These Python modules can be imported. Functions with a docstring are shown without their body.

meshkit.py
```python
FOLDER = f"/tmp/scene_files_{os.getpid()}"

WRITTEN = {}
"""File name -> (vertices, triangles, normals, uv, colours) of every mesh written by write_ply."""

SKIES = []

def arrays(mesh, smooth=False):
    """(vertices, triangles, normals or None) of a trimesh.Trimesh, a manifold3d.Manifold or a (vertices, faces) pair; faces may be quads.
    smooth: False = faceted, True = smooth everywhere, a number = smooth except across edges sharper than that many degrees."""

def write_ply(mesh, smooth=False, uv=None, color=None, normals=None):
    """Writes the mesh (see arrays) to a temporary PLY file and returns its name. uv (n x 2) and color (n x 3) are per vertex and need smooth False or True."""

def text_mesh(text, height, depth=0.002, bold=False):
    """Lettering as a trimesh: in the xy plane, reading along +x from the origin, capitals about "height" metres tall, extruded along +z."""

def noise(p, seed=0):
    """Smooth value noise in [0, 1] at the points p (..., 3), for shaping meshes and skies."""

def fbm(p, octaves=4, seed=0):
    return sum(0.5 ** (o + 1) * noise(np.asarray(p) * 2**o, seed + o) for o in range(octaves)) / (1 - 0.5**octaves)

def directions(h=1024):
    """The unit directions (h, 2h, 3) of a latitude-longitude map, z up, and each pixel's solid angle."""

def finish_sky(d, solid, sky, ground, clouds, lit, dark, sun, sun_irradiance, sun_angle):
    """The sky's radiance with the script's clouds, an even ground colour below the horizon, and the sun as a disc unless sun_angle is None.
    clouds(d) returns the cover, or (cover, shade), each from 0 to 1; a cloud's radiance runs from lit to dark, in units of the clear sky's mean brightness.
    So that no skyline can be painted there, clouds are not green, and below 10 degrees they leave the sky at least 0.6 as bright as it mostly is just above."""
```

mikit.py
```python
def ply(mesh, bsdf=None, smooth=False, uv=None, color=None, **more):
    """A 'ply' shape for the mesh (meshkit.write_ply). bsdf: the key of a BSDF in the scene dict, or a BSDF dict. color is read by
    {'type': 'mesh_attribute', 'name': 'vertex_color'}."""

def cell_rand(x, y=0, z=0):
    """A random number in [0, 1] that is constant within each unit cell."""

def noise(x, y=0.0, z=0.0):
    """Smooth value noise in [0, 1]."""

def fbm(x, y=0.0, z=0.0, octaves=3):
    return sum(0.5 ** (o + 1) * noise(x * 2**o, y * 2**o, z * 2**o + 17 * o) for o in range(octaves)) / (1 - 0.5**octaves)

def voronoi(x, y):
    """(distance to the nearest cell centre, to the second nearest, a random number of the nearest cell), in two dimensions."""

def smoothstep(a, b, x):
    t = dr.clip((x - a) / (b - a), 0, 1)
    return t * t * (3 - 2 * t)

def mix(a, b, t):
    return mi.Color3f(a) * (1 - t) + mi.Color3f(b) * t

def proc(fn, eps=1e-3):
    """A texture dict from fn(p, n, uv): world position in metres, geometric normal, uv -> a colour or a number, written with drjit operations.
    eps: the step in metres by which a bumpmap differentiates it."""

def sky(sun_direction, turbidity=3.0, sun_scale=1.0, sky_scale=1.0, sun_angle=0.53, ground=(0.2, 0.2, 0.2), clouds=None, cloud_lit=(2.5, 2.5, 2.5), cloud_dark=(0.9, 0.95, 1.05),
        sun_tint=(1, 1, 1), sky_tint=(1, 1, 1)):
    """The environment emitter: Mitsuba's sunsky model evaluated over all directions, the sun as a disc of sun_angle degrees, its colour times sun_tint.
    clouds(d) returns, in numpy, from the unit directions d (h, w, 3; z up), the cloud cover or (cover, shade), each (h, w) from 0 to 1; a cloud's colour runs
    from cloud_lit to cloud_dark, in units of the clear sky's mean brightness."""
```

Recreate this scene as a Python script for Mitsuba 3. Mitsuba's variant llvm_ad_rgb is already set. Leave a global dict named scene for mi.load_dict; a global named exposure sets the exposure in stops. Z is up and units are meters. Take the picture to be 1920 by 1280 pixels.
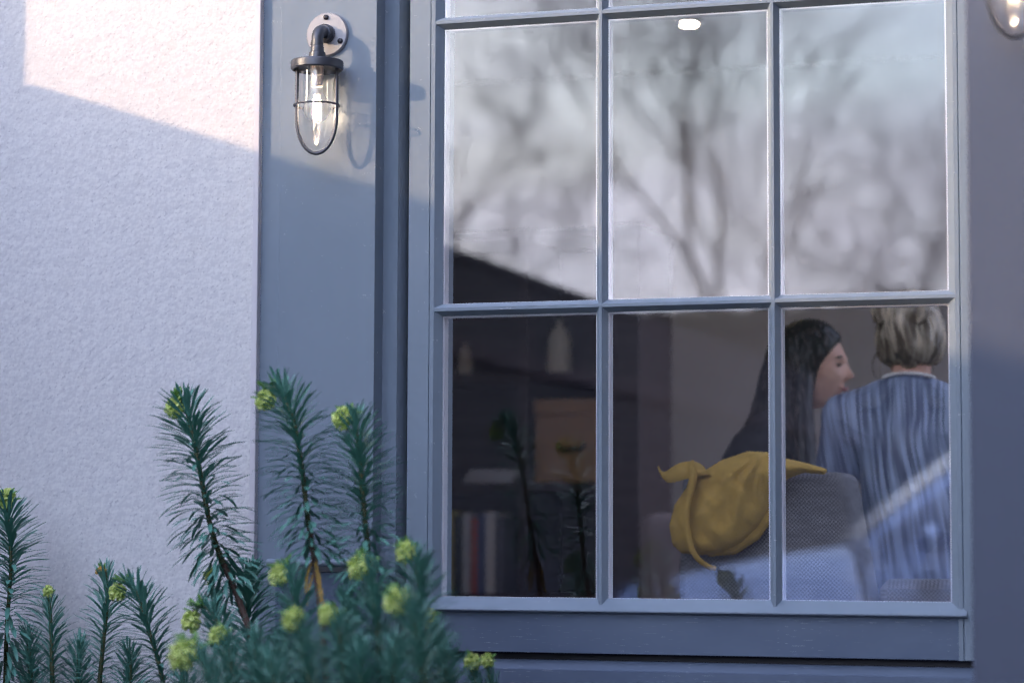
import math, random
import numpy as np, trimesh, manifold3d as m3
import drjit as dr, mitsuba as mi, mikit, meshkit
from mikit import proc, fbm, noise, mix, smoothstep, ply
from scipy.spatial import Delaunay
from shapely.geometry import Polygon, Point
import shapely
T = mi.ScalarTransform4f
rng = np.random.default_rng(7)
random.seed(7)
PI = math.pi

# ---------------------------------------------------------------- camera, sky, exposure
# z = 0 is the height of the lens; the ground outside lies at GZ, the floor inside at FZ. y = 0 is the face of the window frame.
GZ, FZ = -1.10, -0.65
EYE = np.array([0.0, -5.1458, 0.0])
FWD, UP = np.array([-0.30261, 0.94959, 0.08173]), np.array([0.0212, -0.0790, 0.9967])
SUN = (-0.7646, -0.5974, 0.2419)


def cloud_cover(d):
    R_ = np.array([[0.76, 0.41, 0.50], [-0.58, 0.76, 0.29], [-0.27, -0.51, 0.82]])
    p = (d * np.array([1.0, 1.0, 1.7])) @ R_.T
    w = np.stack([meshkit.fbm(p * 3.1 + k, 4, 20 + k) for k in (1, 2, 3)], -1) - 0.5
    q = p + 0.5 * w
    n = meshkit.fbm(q * 4.3 + 5.3, 6, 3)
    s = meshkit.fbm(q * 6.1 + 11.0, 5, 9)
    return np.clip((n - 0.36) / 0.26, 0, 1) ** 0.8 * 0.85, np.clip(0.40 - 0.30 * (d @ (np.array(SUN) / np.linalg.norm(SUN))) + (s - 0.5) * 2.2, 0, 1)


exposure = 4.97
scene = {
    'camera': {'type': 'thinlens', 'fov': 23.99, 'fov_axis': 'x', 'aperture_radius': 0.0235, 'focus_distance': 5.40, 'near_clip': 0.1, 'far_clip': 600.0,
               'to_world': T().look_at(origin=EYE.tolist(), target=(EYE + FWD).tolist(), up=UP.tolist())},
    'sky_light': mikit.sky(SUN, turbidity=4, sun_scale=0.104, sun_angle=0.8, sky_scale=1.0, sun_tint=(0.92, 0.93, 1.15), sky_tint=(0.90, 0.94, 1.15), ground=(0.07, 0.065, 0.06),
                           clouds=cloud_cover, cloud_lit=(1.74, 1.74, 2.16), cloud_dark=(0.52, 0.58, 0.98)),
}
labels = {}


# ---------------------------------------------------------------- helpers
def free(key):
    if key not in scene and not any(k.startswith(key + '__') for k in scene):
        return key
    n = 1
    while f'{key}_{n:03d}' in scene or any(k.startswith(f'{key}_{n:03d}__') for k in scene):
        n += 1
    return f'{key}_{n:03d}'


def tag(key, label=None, cat=None, group=None, kind=None):
    d = {}
    for a, b in (('label', label), ('category', cat), ('group', group), ('kind', kind)):
        if b:
            d[a] = b
    labels[key] = d
    return key


used = {}


def part(parent, name, shape):
    base = f'{parent}__{name}'
    n = used.get(base, 0)
    used[base] = n + 1
    key = base if n == 0 else f'{base}_{n:03d}'
    scene[key] = shape
    return key


def box(x0, x1, y0, y1, z0, z1, c=0.0):
    """A box with all edges chamfered by c."""
    if c <= 0:
        return trimesh.creation.box(bounds=[[x0, y0, z0], [x1, y1, z1]])
    pts = []
    for sx in (0, 1):
        for sy in (0, 1):
            for sz in (0, 1):
                p = np.array([(x0, x1)[sx], (y0, y1)[sy], (z0, z1)[sz]])
                q = np.array([c * (1 - 2 * sx), c * (1 - 2 * sy), c * (1 - 2 * sz)])
                for k in range(3):
                    e = q.copy(); e[k] = 0
                    pts.append(p + e)
    return trimesh.Trimesh(np.array(pts)).convex_hull


def prism_z(poly, z0, z1):
    m = trimesh.creation.extrude_polygon(Polygon(poly).buffer(0), z1 - z0, engine='earcut')
    m.apply_translation([0, 0, z0])
    return m


def prism_x(poly, x0, x1):
    """poly in (y, z)"""
    m = trimesh.creation.extrude_polygon(Polygon(poly).buffer(0), x1 - x0, engine='earcut')
    M = np.array([[0, 0, 1, x0], [1, 0, 0, 0], [0, 1, 0, 0], [0, 0, 0, 1.0]])
    m.apply_transform(M)
    return m


def cat(*ms):
    return trimesh.util.concatenate([m for m in ms])


def tube(points, radii, sides=10, closed=False, caps=True):
    p = np.asarray(points, float)
    n = len(p)
    r = np.broadcast_to(radii, (n,))
    if closed:
        t = np.roll(p, -1, 0) - np.roll(p, 1, 0)
    else:
        t = np.gradient(p, axis=0)
    t /= np.linalg.norm(t, axis=1, keepdims=True) + 1e-12
    ref = np.array([0, 0, 1.0]) if abs(t[0][2]) < 0.9 else np.array([1.0, 0, 0])
    a = np.cross(t[0], ref); a /= np.linalg.norm(a)
    v = []
    ang = np.arange(sides) * 2 * PI / sides
    for i in range(n):
        a = a - t[i] * (a @ t[i]); a /= np.linalg.norm(a) + 1e-12
        b = np.cross(t[i], a)
        v.append(p[i] + r[i] * (np.cos(ang)[:, None] * a + np.sin(ang)[:, None] * b))
    v = np.vstack(v)
    f = []
    for i in range(n if closed else n - 1):
        i2 = (i + 1) % n
        for j in range(sides):
            j2 = (j + 1) % sides
            f += [[i * sides + j, i * sides + j2, i2 * sides + j2], [i * sides + j, i2 * sides + j2, i2 * sides + j]]
    if caps and not closed:
        v = np.vstack([v, p[0], p[-1]])
        for j in range(sides):
            j2 = (j + 1) % sides
            f += [[len(v) - 2, j2, j], [len(v) - 1, (n - 1) * sides + j, (n - 1) * sides + j2]]
    return trimesh.Trimesh(v, np.array(f), process=False)


def spline(pts, n):
    from scipy.interpolate import CubicSpline
    p = np.asarray(pts, float)
    d = np.r_[0, np.cumsum(np.linalg.norm(np.diff(p, axis=0), axis=1))]
    return CubicSpline(d, p)(np.linspace(0, d[-1], n)) if len(p) > 2 else p[0] + (p[1] - p[0]) * np.linspace(0, 1, n)[:, None]


def lathe(profile, sides=40):
    """profile (r, z) revolved about z"""
    return trimesh.creation.revolve(np.array(profile, float), sections=sides)


def look(m, origin, axis):
    """turn a mesh whose axis is +z so that it points along axis, at origin"""
    M = trimesh.geometry.align_vectors([0, 0, 1], axis)
    M[:3, 3] = origin
    m = m.copy(); m.apply_transform(M)
    return m


def sph(c, r):
    return m3.Manifold.sphere(r, 20).translate(tuple(map(float, c)))


def bones(bl, edge=0.02, it=12, lam=0.5):
    """hulls of spheres joined into one smooth surface; bl: (p0, r0, p1, r1)"""
    out = m3.Manifold()
    for p0, r0, p1, r1 in bl:
        out = out + m3.Manifold.batch_hull([sph(p0, r0), sph(p1, r1)])
    out = out.refine_to_length(edge)
    g = out.to_mesh()
    m = trimesh.Trimesh(g.vert_properties[:, :3], g.tri_verts)
    trimesh.smoothing.filter_taubin(m, lamb=lam, nu=lam + 0.03, iterations=it)
    return m


# ---------------------------------------------------------------- materials
def two(b):
    return {'type': 'twosided', 'bsdf': b}


def principled(rgb, rough=0.5, **k):
    col = rgb if isinstance(rgb, dict) else {'type': 'rgb', 'value': list(rgb)}
    return {'type': 'principled', 'base_color': col, 'roughness': rough, **k}


def bump(b, fn, scale, eps):
    t = proc(fn, eps)
    return {'type': 'bumpmap', 'arbitrary': t, 'scale': scale, 'bsdf': b}


def stucco_h(p, n, uv):
    a = noise(p.x * 230 + 40, p.y * 230, p.z * 230)
    b = noise(p.x * 118 + p.z * 55, p.y * 120, p.z * 118 - p.x * 55)
    return smoothstep(0.15, 0.60, b) * 0.5 + a * 0.6


def stucco_c(p, n, uv):
    v = fbm(p.x * 3, p.y * 4, p.z * 3, 3)
    q, r = p.x * 0.8 + p.z * 0.6, p.z * 0.8 - p.x * 0.6
    w = noise(q * 115, p.y * 115, r * 125)
    u = noise(q * 210 + 9, p.y * 210, r * 215)
    grain = smoothstep(0.25, 0.8, w * 0.55 + u * 0.45)
    pit = smoothstep(0.80, 0.90, noise(q * 150 + 31, p.y * 150, r * 165))
    c = mix(mix((0.735, 0.72, 0.725), (0.69, 0.675, 0.69), v), (0.85, 0.835, 0.83), grain)
    return mix(c, (0.48, 0.47, 0.50), pit * 0.45)


def paint_h(p, n, uv):
    return fbm(p.x * 210, p.y * 210, p.z * 210, 2)


def grain_h(p, n, uv):
    return fbm(p.x * 12, p.y * 300, p.z * 420, 2) + 0.3 * noise(p.x * 180, p.y * 200, p.z * 200)


def paint_c(p, n, uv):
    v = fbm(p.x * 7, p.y * 7, p.z * 3, 3)
    s = smoothstep(0.83, 0.9, noise(p.x * 45, p.y * 60, p.z * 60) * 0.6 + noise(p.x * 300, p.y * 300, p.z * 300) * 0.4)
    return mix(mix((0.205, 0.26, 0.325), (0.245, 0.295, 0.36), v), (0.40, 0.44, 0.48), s)


def grain_c(p, n, uv):
    v = fbm(p.x * 6, p.y * 8, p.z * 8, 3)
    s = smoothstep(0.84, 0.92, noise(p.x * 55, p.y * 300, p.z * 560)) * smoothstep(0.5, 0.75, noise(p.x * 9, p.z * 14))
    return mix(mix((0.11, 0.145, 0.22), (0.145, 0.185, 0.26), v), (0.34, 0.38, 0.45), s * 0.6)


def weave_c(p, n, uv):
    k = 2 * PI / 0.0098
    j = 1.6 * noise(p.x * 55, p.y * 55, p.z * 55)
    a = dr.sin((p.x + p.y) * k + j) * dr.sin(p.z * k + 0.7 * j)
    b = fbm(p.x * 30, p.y * 30, p.z * 90, 2)
    s = smoothstep(-0.7, 0.7, a)
    return mix((0.075, 0.075, 0.085), (0.27, 0.265, 0.285), s * (0.25 + 0.9 * b))


def blouse_c(p, n, uv):
    x = p.x + 0.035 * (fbm(p.x * 5, p.y * 5, p.z * 4, 2) - 0.5) + p.z * 0.13
    a = noise(x * 210, p.y * 14, p.z * 6)
    b = noise(x * 80 + 7, p.y * 8, p.z * 9)
    return mix((0.115, 0.135, 0.22), (0.35, 0.42, 0.58), smoothstep(0.28, 0.72, a * 0.6 + b * 0.4))


def pleat_h(p, n, uv):
    x = p.x + 0.035 * (fbm(p.x * 5, p.y * 5, p.z * 4, 2) - 0.5) + p.z * 0.13
    return noise(x * 210, p.y * 14, p.z * 6)


def mustard_c(p, n, uv):
    v = fbm(p.x * 22, p.y * 22, p.z * 22, 3)
    w = noise(p.x * 500, p.y * 500, p.z * 500)
    return mix((0.36, 0.215, 0.035), (0.50, 0.325, 0.075), v * 0.6 + w * 0.4)


def mustard_h(p, n, uv):
    return fbm(p.x * 35, p.y * 35, p.z * 12, 3)


def blonde_c(p, n, uv):
    x = p.x + 0.02 * (noise(p.x * 20, p.z * 14) - 0.5)
    a = noise(x * 120, p.y * 90, p.z * 9)
    b = noise(x * 45 + 4, p.y * 40, p.z * 12)
    t = smoothstep(0.3, 0.75, a * 0.5 + b * 0.5)
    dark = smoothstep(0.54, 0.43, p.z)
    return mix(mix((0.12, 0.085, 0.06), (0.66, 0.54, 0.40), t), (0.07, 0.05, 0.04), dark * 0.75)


def darkhair_c(p, n, uv):
    x = p.x + 0.25 * p.z
    a = noise(x * 170, p.y * 170, p.z * 9)
    return mix((0.012, 0.009, 0.010), (0.085, 0.060, 0.052), smoothstep(0.45, 0.95, a))


def skin_c(p, n, uv):
    v = fbm(p.x * 35, p.y * 35, p.z * 35, 3)
    return mix((0.68, 0.42, 0.31), (0.56, 0.29, 0.21), v)


def leaf_c(p, n, uv):
    v = fbm(p.x * 9, p.y * 9, p.z * 9, 2)
    w = noise(p.x * 90, p.y * 90, p.z * 90)
    return mix((0.052, 0.180, 0.140), (0.165, 0.385, 0.315), v * 0.7 + w * 0.3)


def head_c(p, n, uv):
    v = noise(p.x * 110, p.y * 110, p.z * 110)
    return mix((0.32, 0.46, 0.08), (0.74, 0.80, 0.30), v)


def ground_c(p, n, uv):
    v = fbm(p.x * 2, p.y * 2, p.z, 3)
    w = noise(p.x * 60, p.y * 60)
    return mix((0.030, 0.027, 0.024), (0.075, 0.068, 0.06), v * 0.6 + w * 0.4)


def wood_c(p, n, uv):
    v = fbm(p.x * 3, p.y * 40, p.z * 40, 3)
    return mix((0.022, 0.010, 0.010), (0.050, 0.022, 0.020), v)


def greige_c(p, n, uv):
    return mix((0.40, 0.36, 0.36), (0.47, 0.43, 0.42), fbm(p.x * 2, p.y * 2, p.z * 2, 3))


def bark_c(p, n, uv):
    return mix((0.06, 0.048, 0.045), (0.15, 0.11, 0.10), fbm(p.x * 9, p.y * 9, p.z * 3, 3))


scene.update({
    'm_stucco': two(bump({'type': 'diffuse', 'reflectance': proc(stucco_c)}, stucco_h, 0.0008, 0.0005)),
    'm_bead': two({'type': 'roughplastic', 'diffuse_reflectance': {'type': 'rgb', 'value': [0.78, 0.75, 0.79]}, 'alpha': 0.3}),
    'm_paint': two(bump(principled(proc(paint_c), 0.38, specular=0.22), paint_h, 0.00022, 0.0005)),
    'm_grain': two(bump(principled(proc(grain_c), 0.40, specular=0.22), grain_h, 0.00030, 0.0005)),
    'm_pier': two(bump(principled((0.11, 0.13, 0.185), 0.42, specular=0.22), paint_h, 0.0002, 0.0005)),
    'm_gasket': two(principled((0.03, 0.03, 0.04), 0.5)),
    'm_seal': two(principled((0.34, 0.35, 0.40), 0.4)),
    'm_spacer': two(principled((0.62, 0.62, 0.67), 0.4)),
    'm_glass': {'type': 'thindielectric', 'int_ior': 1.78},
    'm_pewter': two(principled((0.085, 0.095, 0.12), 0.40, metallic=0.55, specular=0.6)),
    'm_plate': two(principled((0.36, 0.36, 0.39), 0.45, metallic=0.35, specular=0.5)),
    'm_jar': {'type': 'thindielectric', 'int_ior': 1.62},
    'm_brass': two(principled((0.60, 0.56, 0.54), 0.3, metallic=0.7)),
    'm_screw': two(principled((0.03, 0.03, 0.04), 0.3, metallic=0.4)),
    'm_leaf': two(principled(proc(leaf_c), 0.42, specular=0.5)),
    'm_youngleaf': two(principled((0.10, 0.23, 0.045), 0.45)),
    'm_head': two(principled(proc(head_c), 0.5)),
    'm_deadleaf': two(principled((0.50, 0.31, 0.07), 0.6)),
    'm_stem': two(principled((0.075, 0.085, 0.035), 0.5)),
    'm_redstem': two(principled((0.13, 0.075, 0.06), 0.55)),
    'm_greige': two({'type': 'diffuse', 'reflectance': proc(greige_c)}),
    'm_white': two({'type': 'diffuse', 'reflectance': {'type': 'rgb', 'value': [0.72, 0.71, 0.72]}}),
    'm_wood': two(principled(proc(wood_c), 0.4)),
    'm_floor': two(principled((0.20, 0.13, 0.085), 0.4)),
    'm_weave': two(principled(proc(weave_c), 0.85)),
    'm_cushion': two(principled((0.30, 0.235, 0.235), 0.9)),
    'm_mustard': two(bump(principled(proc(mustard_c), 0.9, sheen=0.4), mustard_h, 0.006, 0.001)),
    'm_blouse': two(bump(principled(proc(blouse_c), 0.45, sheen=0.3), pleat_h, 0.003, 0.0006)),
    'm_black': two(principled((0.016, 0.013, 0.018), 0.8)),
    'm_denim': two(principled((0.04, 0.05, 0.12), 0.8)),
    'm_skin': two(principled(proc(skin_c), 0.55)),
    'm_lip': two(principled((0.42, 0.15, 0.14), 0.4)),
    'm_eye': two(principled((0.05, 0.03, 0.025), 0.15)),
    'm_darkhair': two(principled(proc(darkhair_c), 0.45, specular=0.35)),
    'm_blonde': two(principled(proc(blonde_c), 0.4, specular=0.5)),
    'm_pearl': two(principled((0.75, 0.70, 0.66), 0.2)),
    'm_gardenwall': two(principled((0.035, 0.032, 0.05), 0.6)),
    'm_ground': two({'type': 'diffuse', 'reflectance': proc(ground_c)}),
    'm_bark': two({'type': 'diffuse', 'reflectance': proc(bark_c)}),
    'm_twig': two({'type': 'diffuse', 'reflectance': {'type': 'rgb', 'value': [0.085, 0.066, 0.075]}}),
    'm_hedge': two({'type': 'diffuse', 'reflectance': {'type': 'rgb', 'value': [0.055, 0.10, 0.055]}}),
    'm_carpaint': two(principled((0.44, 0.58, 0.90), 0.35, clearcoat=1.0, clearcoat_gloss=0.95, metallic=0.85)),
    'm_carglass': two(principled((0.02, 0.02, 0.03), 0.06, specular=1.0, clearcoat=1.0)),
    'm_windscreen': two(principled((1.0, 1.0, 1.0), 0.30, metallic=0.95, specular=1.0, clearcoat=1.0)),
    'm_rubber': two(principled((0.02, 0.02, 0.02), 0.7)),
    'm_rim': two(principled((0.5, 0.5, 0.52), 0.3, metallic=0.8)),
    'm_darkglass': two(principled((0.012, 0.013, 0.018), 0.25, specular=0.3)),
    'm_lens': two(principled((0.7, 0.7, 0.72), 0.15)),
})

# ---------------------------------------------------------------- ground
g = trimesh.creation.box(bounds=[[-150, -200, GZ - 0.5], [150, 40, GZ]])
scene['ground'] = ply(g, 'm_ground')
tag('ground', 'dark gravelled ground in front of the house', kind='structure')

# ---------------------------------------------------------------- stucco wall on the left
W = 'stucco_wall'
part(W, 'wall_face', ply(box(-3.45, -2.2560, -0.047, 0.30, GZ, 2.2), 'm_stucco'))
part(W, 'edge_bead', ply(box(-2.2560, -2.2425, -0.0485, 0.02, GZ, 2.2, 0.0012), 'm_bead'))
part(W, 'gable_end', ply(box(-4.9, -3.452, -0.512, 0.30, GZ, 6.2), 'm_stucco'))
part(W, 'upper_wall', ply(box(-3.45, 2.4, -0.02, 0.30, 2.202, 6.2), 'm_stucco'))
tag(W, 'white textured stucco house wall left of the grey timber pilaster', 'wall')

# ---------------------------------------------------------------- painted timber panel carrying the lantern
P = 'timber_pilaster'
ZB, ZT = GZ, 2.2
part(P, 'stile', ply(box(-2.275, -2.1956, -0.030, 0.10, ZB, ZT), 'm_paint'))
part(P, 'board', ply(box(-2.1950, -1.9570, -0.037, 0.06, -0.062, ZT, 0.0012), 'm_paint'))
part(P, 'lower_board', ply(box(-2.1950, -1.9570, -0.033, 0.06, ZB, -0.0765, 0.0012), 'm_grain'))
mo = []
for a in np.linspace(-PI / 2, PI / 2, 9):
    mo.append((-0.055 - 0.0085 * math.cos(a), -0.0545 + 0.0085 * math.sin(a)))
part(P, 'moulding', ply(prism_x([(0.0, -0.063)] + mo + [(0.0, -0.046)], -2.206, -1.950), 'm_paint', smooth=35))
cove = [(-1.9575 + 0.0405 * t, 0.016 - 0.013 * t ** 2.2) for t in np.linspace(0, 1, 12)]
part(P, 'cove_strip', ply(prism_z(cove + [(-1.9170, 0.003), (-1.9120, 0.012), (-1.9052, 0.040), (-1.9052, 0.10), (-1.9575, 0.10)], ZB, ZT), 'm_paint', smooth=20))
part(P, 'weather_seal', ply(prism_z([(-1.9052, 0.045), (-1.899, 0.045), (-1.8985, 0.030), (-1.8965, 0.030), (-1.896, 0.045), (-1.8894, 0.045), (-1.8894, 0.07), (-1.9052, 0.07)], ZB, ZT), 'm_gasket'))
tag(P, 'grey painted timber pilaster with the lit lantern fixed to it', 'pilaster')

# ---------------------------------------------------------------- window
Wn = 'timber_window'
XL, XR = -1.8272, -0.6509
XA, XB = -1.4338, -1.0438
Z0, Z1, Z2, Z3 = -0.130, 0.5192, 1.1810, 1.8428
BV, BD = 0.0155, 0.0165          # bevel width and depth of the frame
part(Wn, 'jamb', ply(box(-1.8894, -1.8386, 0.0, 0.09, -0.2505, 1.96, 0.0010), 'm_paint'))
part(Wn, 'bead', ply(prism_z([(-1.8372, 0.0), (XL, 0.0), (XL + BV, BD), (XL + BV, 0.09), (-1.8385, 0.09), (-1.8385, 0.005), (-1.8372, 0.005)], -0.2505, 1.96), 'm_paint'))
part(Wn, 'jamb', ply(box(-0.6392, -0.45, -0.0025, 0.09, -0.2505, 1.96, 0.0015), 'm_paint'))
part(Wn, 'bead', ply(prism_z([(XR, 0.0), (-0.6420, 0.0), (-0.6405, 0.004), (-0.6394, 0.004), (-0.6394, 0.09), (XR - BV, 0.09), (XR - BV, BD)], -0.2505, 1.96), 'm_paint'))
part(Wn, 'head_rail', ply(prism_x([(0.0, 1.96), (0.0, Z3), (BD, Z3 - BV), (0.088, Z3 - BV), (0.088, 1.96)], -1.8400, -0.6380), 'm_paint'))
part(Wn, 'bottom_rail', ply(box(-1.8370, -0.6410, 0.0006, 0.09, -0.2500, -0.1500, 0.0012), 'm_grain'))
part(Wn, 'sill_moulding', ply(prism_x([(0.05, Z0 + 0.001), (BD, Z0 + 0.001), (-0.0125, -0.1535), (-0.0140, -0.1555), (-0.0135, -0.1580), (-0.002, -0.1625), (0.05, -0.1625)], -1.8450, -0.6330), 'm_paint'))
nose, half, dep = 0.0031, 0.0125, 0.0165
mun = [(-nose, 0.0), (nose, 0.0), (half, dep), (half, 0.045), (-half, 0.045), (-half, dep)]
for x in (XA, XB):
    part(Wn, 'glazing_bar', ply(prism_z([(x + a, b) for a, b in mun], -0.1500, Z3 - 0.004), 'm_paint'))
hh = 0.0135
for z in (Z1, Z2):
    for xa, xb in ((XL, XA), (XA, XB), (XB, XR)):
        poly = [(0.0005, z + 0.0036), (0.0005, z - 0.0036), (dep, z - hh), (0.044, z - hh), (0.044, z + hh), (dep, z + hh)]
        part(Wn, 'glazing_bar', ply(prism_x(poly, xa + 0.0001, xb - 0.0001), 'm_paint'))
GY = 0.0195
cols = [(XL + BV, XA - half), (XA + half, XB - half), (XB + half, XR - BV)]
rows = [(Z0, Z1 - hh), (Z1 + hh, Z2 - hh), (Z2 + hh, Z3 - BV)]
for z0, z1 in rows:
    for x0, x1 in cols:
        pane = trimesh.Trimesh([[x0 - 0.003, GY, z0 - 0.003], [x1 + 0.003, GY, z0 - 0.003], [x1 + 0.003, GY, z1 + 0.003], [x0 - 0.003, GY, z1 + 0.003]], [[0, 1, 2], [0, 2, 3]], process=False)
        k = part(Wn, 'pane', ply(pane, 'm_glass'))
        def ring(w, ya, yb):
            return cat(box(x0, x0 + w, ya, yb, z0, z1), box(x1 - w, x1, ya, yb, z0, z1), box(x0 + w, x1 - w, ya, yb, z1 - w, z1), box(x0 + w, x1 - w, ya, yb, z0, z0 + w * 0.4))
        scene[k + '__spacer'] = ply(ring(0.0034, GY + 0.002, GY + 0.030), 'm_spacer')
# lower threshold board
part(Wn, 'threshold', ply(prism_x([(0.09, -0.2660), (0.020, -0.2660), (0.004, -0.2850), (0.0, -0.2870), (0.0, GZ), (0.09, GZ)], -1.9050, -0.45), 'm_grain'))
part(Wn, 'draught_strip', ply(box(-1.9050, -0.45, 0.030, 0.088, -0.2655, -0.2510), 'm_gasket'))
tag(Wn, 'grey painted timber window with small panes reflecting bare trees', 'window')

# ---------------------------------------------------------------- projecting pier on the right
R = 'timber_pier'
CANT = math.radians(6)
face_end = (1.28, -0.90 + (1.28 + 0.5135) * math.tan(CANT))
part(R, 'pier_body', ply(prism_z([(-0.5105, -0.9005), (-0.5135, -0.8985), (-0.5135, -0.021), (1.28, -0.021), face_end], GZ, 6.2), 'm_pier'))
part(R, 'side_glazing', ply(box(-0.5185, -0.5138, -0.86, -0.06, -0.25, 6.1), 'm_darkglass'))
tag(R, 'dark grey painted pier at the right edge carrying a second lantern', 'pier')

H = 'house_wing'
part(H, 'wall', ply(box(1.30, 6.0, -11.0, -0.91, GZ, 7.0), 'm_gardenwall'))
part(H, 'roof', ply(prism_x([(-11.2, 7.0), (-0.905, 7.0), (-0.905, 7.2), (-11.2, 7.2)], 1.2, 6.2), 'm_gardenwall'))
tag(H, 'dark timber clad wing of the house beyond the right edge of the picture', 'house wing')
N_ = 'neighbour_house'
part(N_, 'wall', ply(box(-15.0, -6.9, -2.8, 4.0, GZ, 6.5), 'm_pier'))
part(N_, 'roof', ply(prism_x([(-3.1, 6.3), (-3.0, 6.6), (0.6, 9.8), (4.4, 6.6), (4.5, 6.3)], -15.2, -6.7), 'm_gardenwall'))
part(N_, 'chimney', ply(box(-11.4, -10.6, 0.2, 1.0, 8.6, 11.0, 0.02), 'm_pier'))
tag(N_, 'dark grey neighbouring house beyond the garden wall, outside the left of the picture', 'house')

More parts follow.
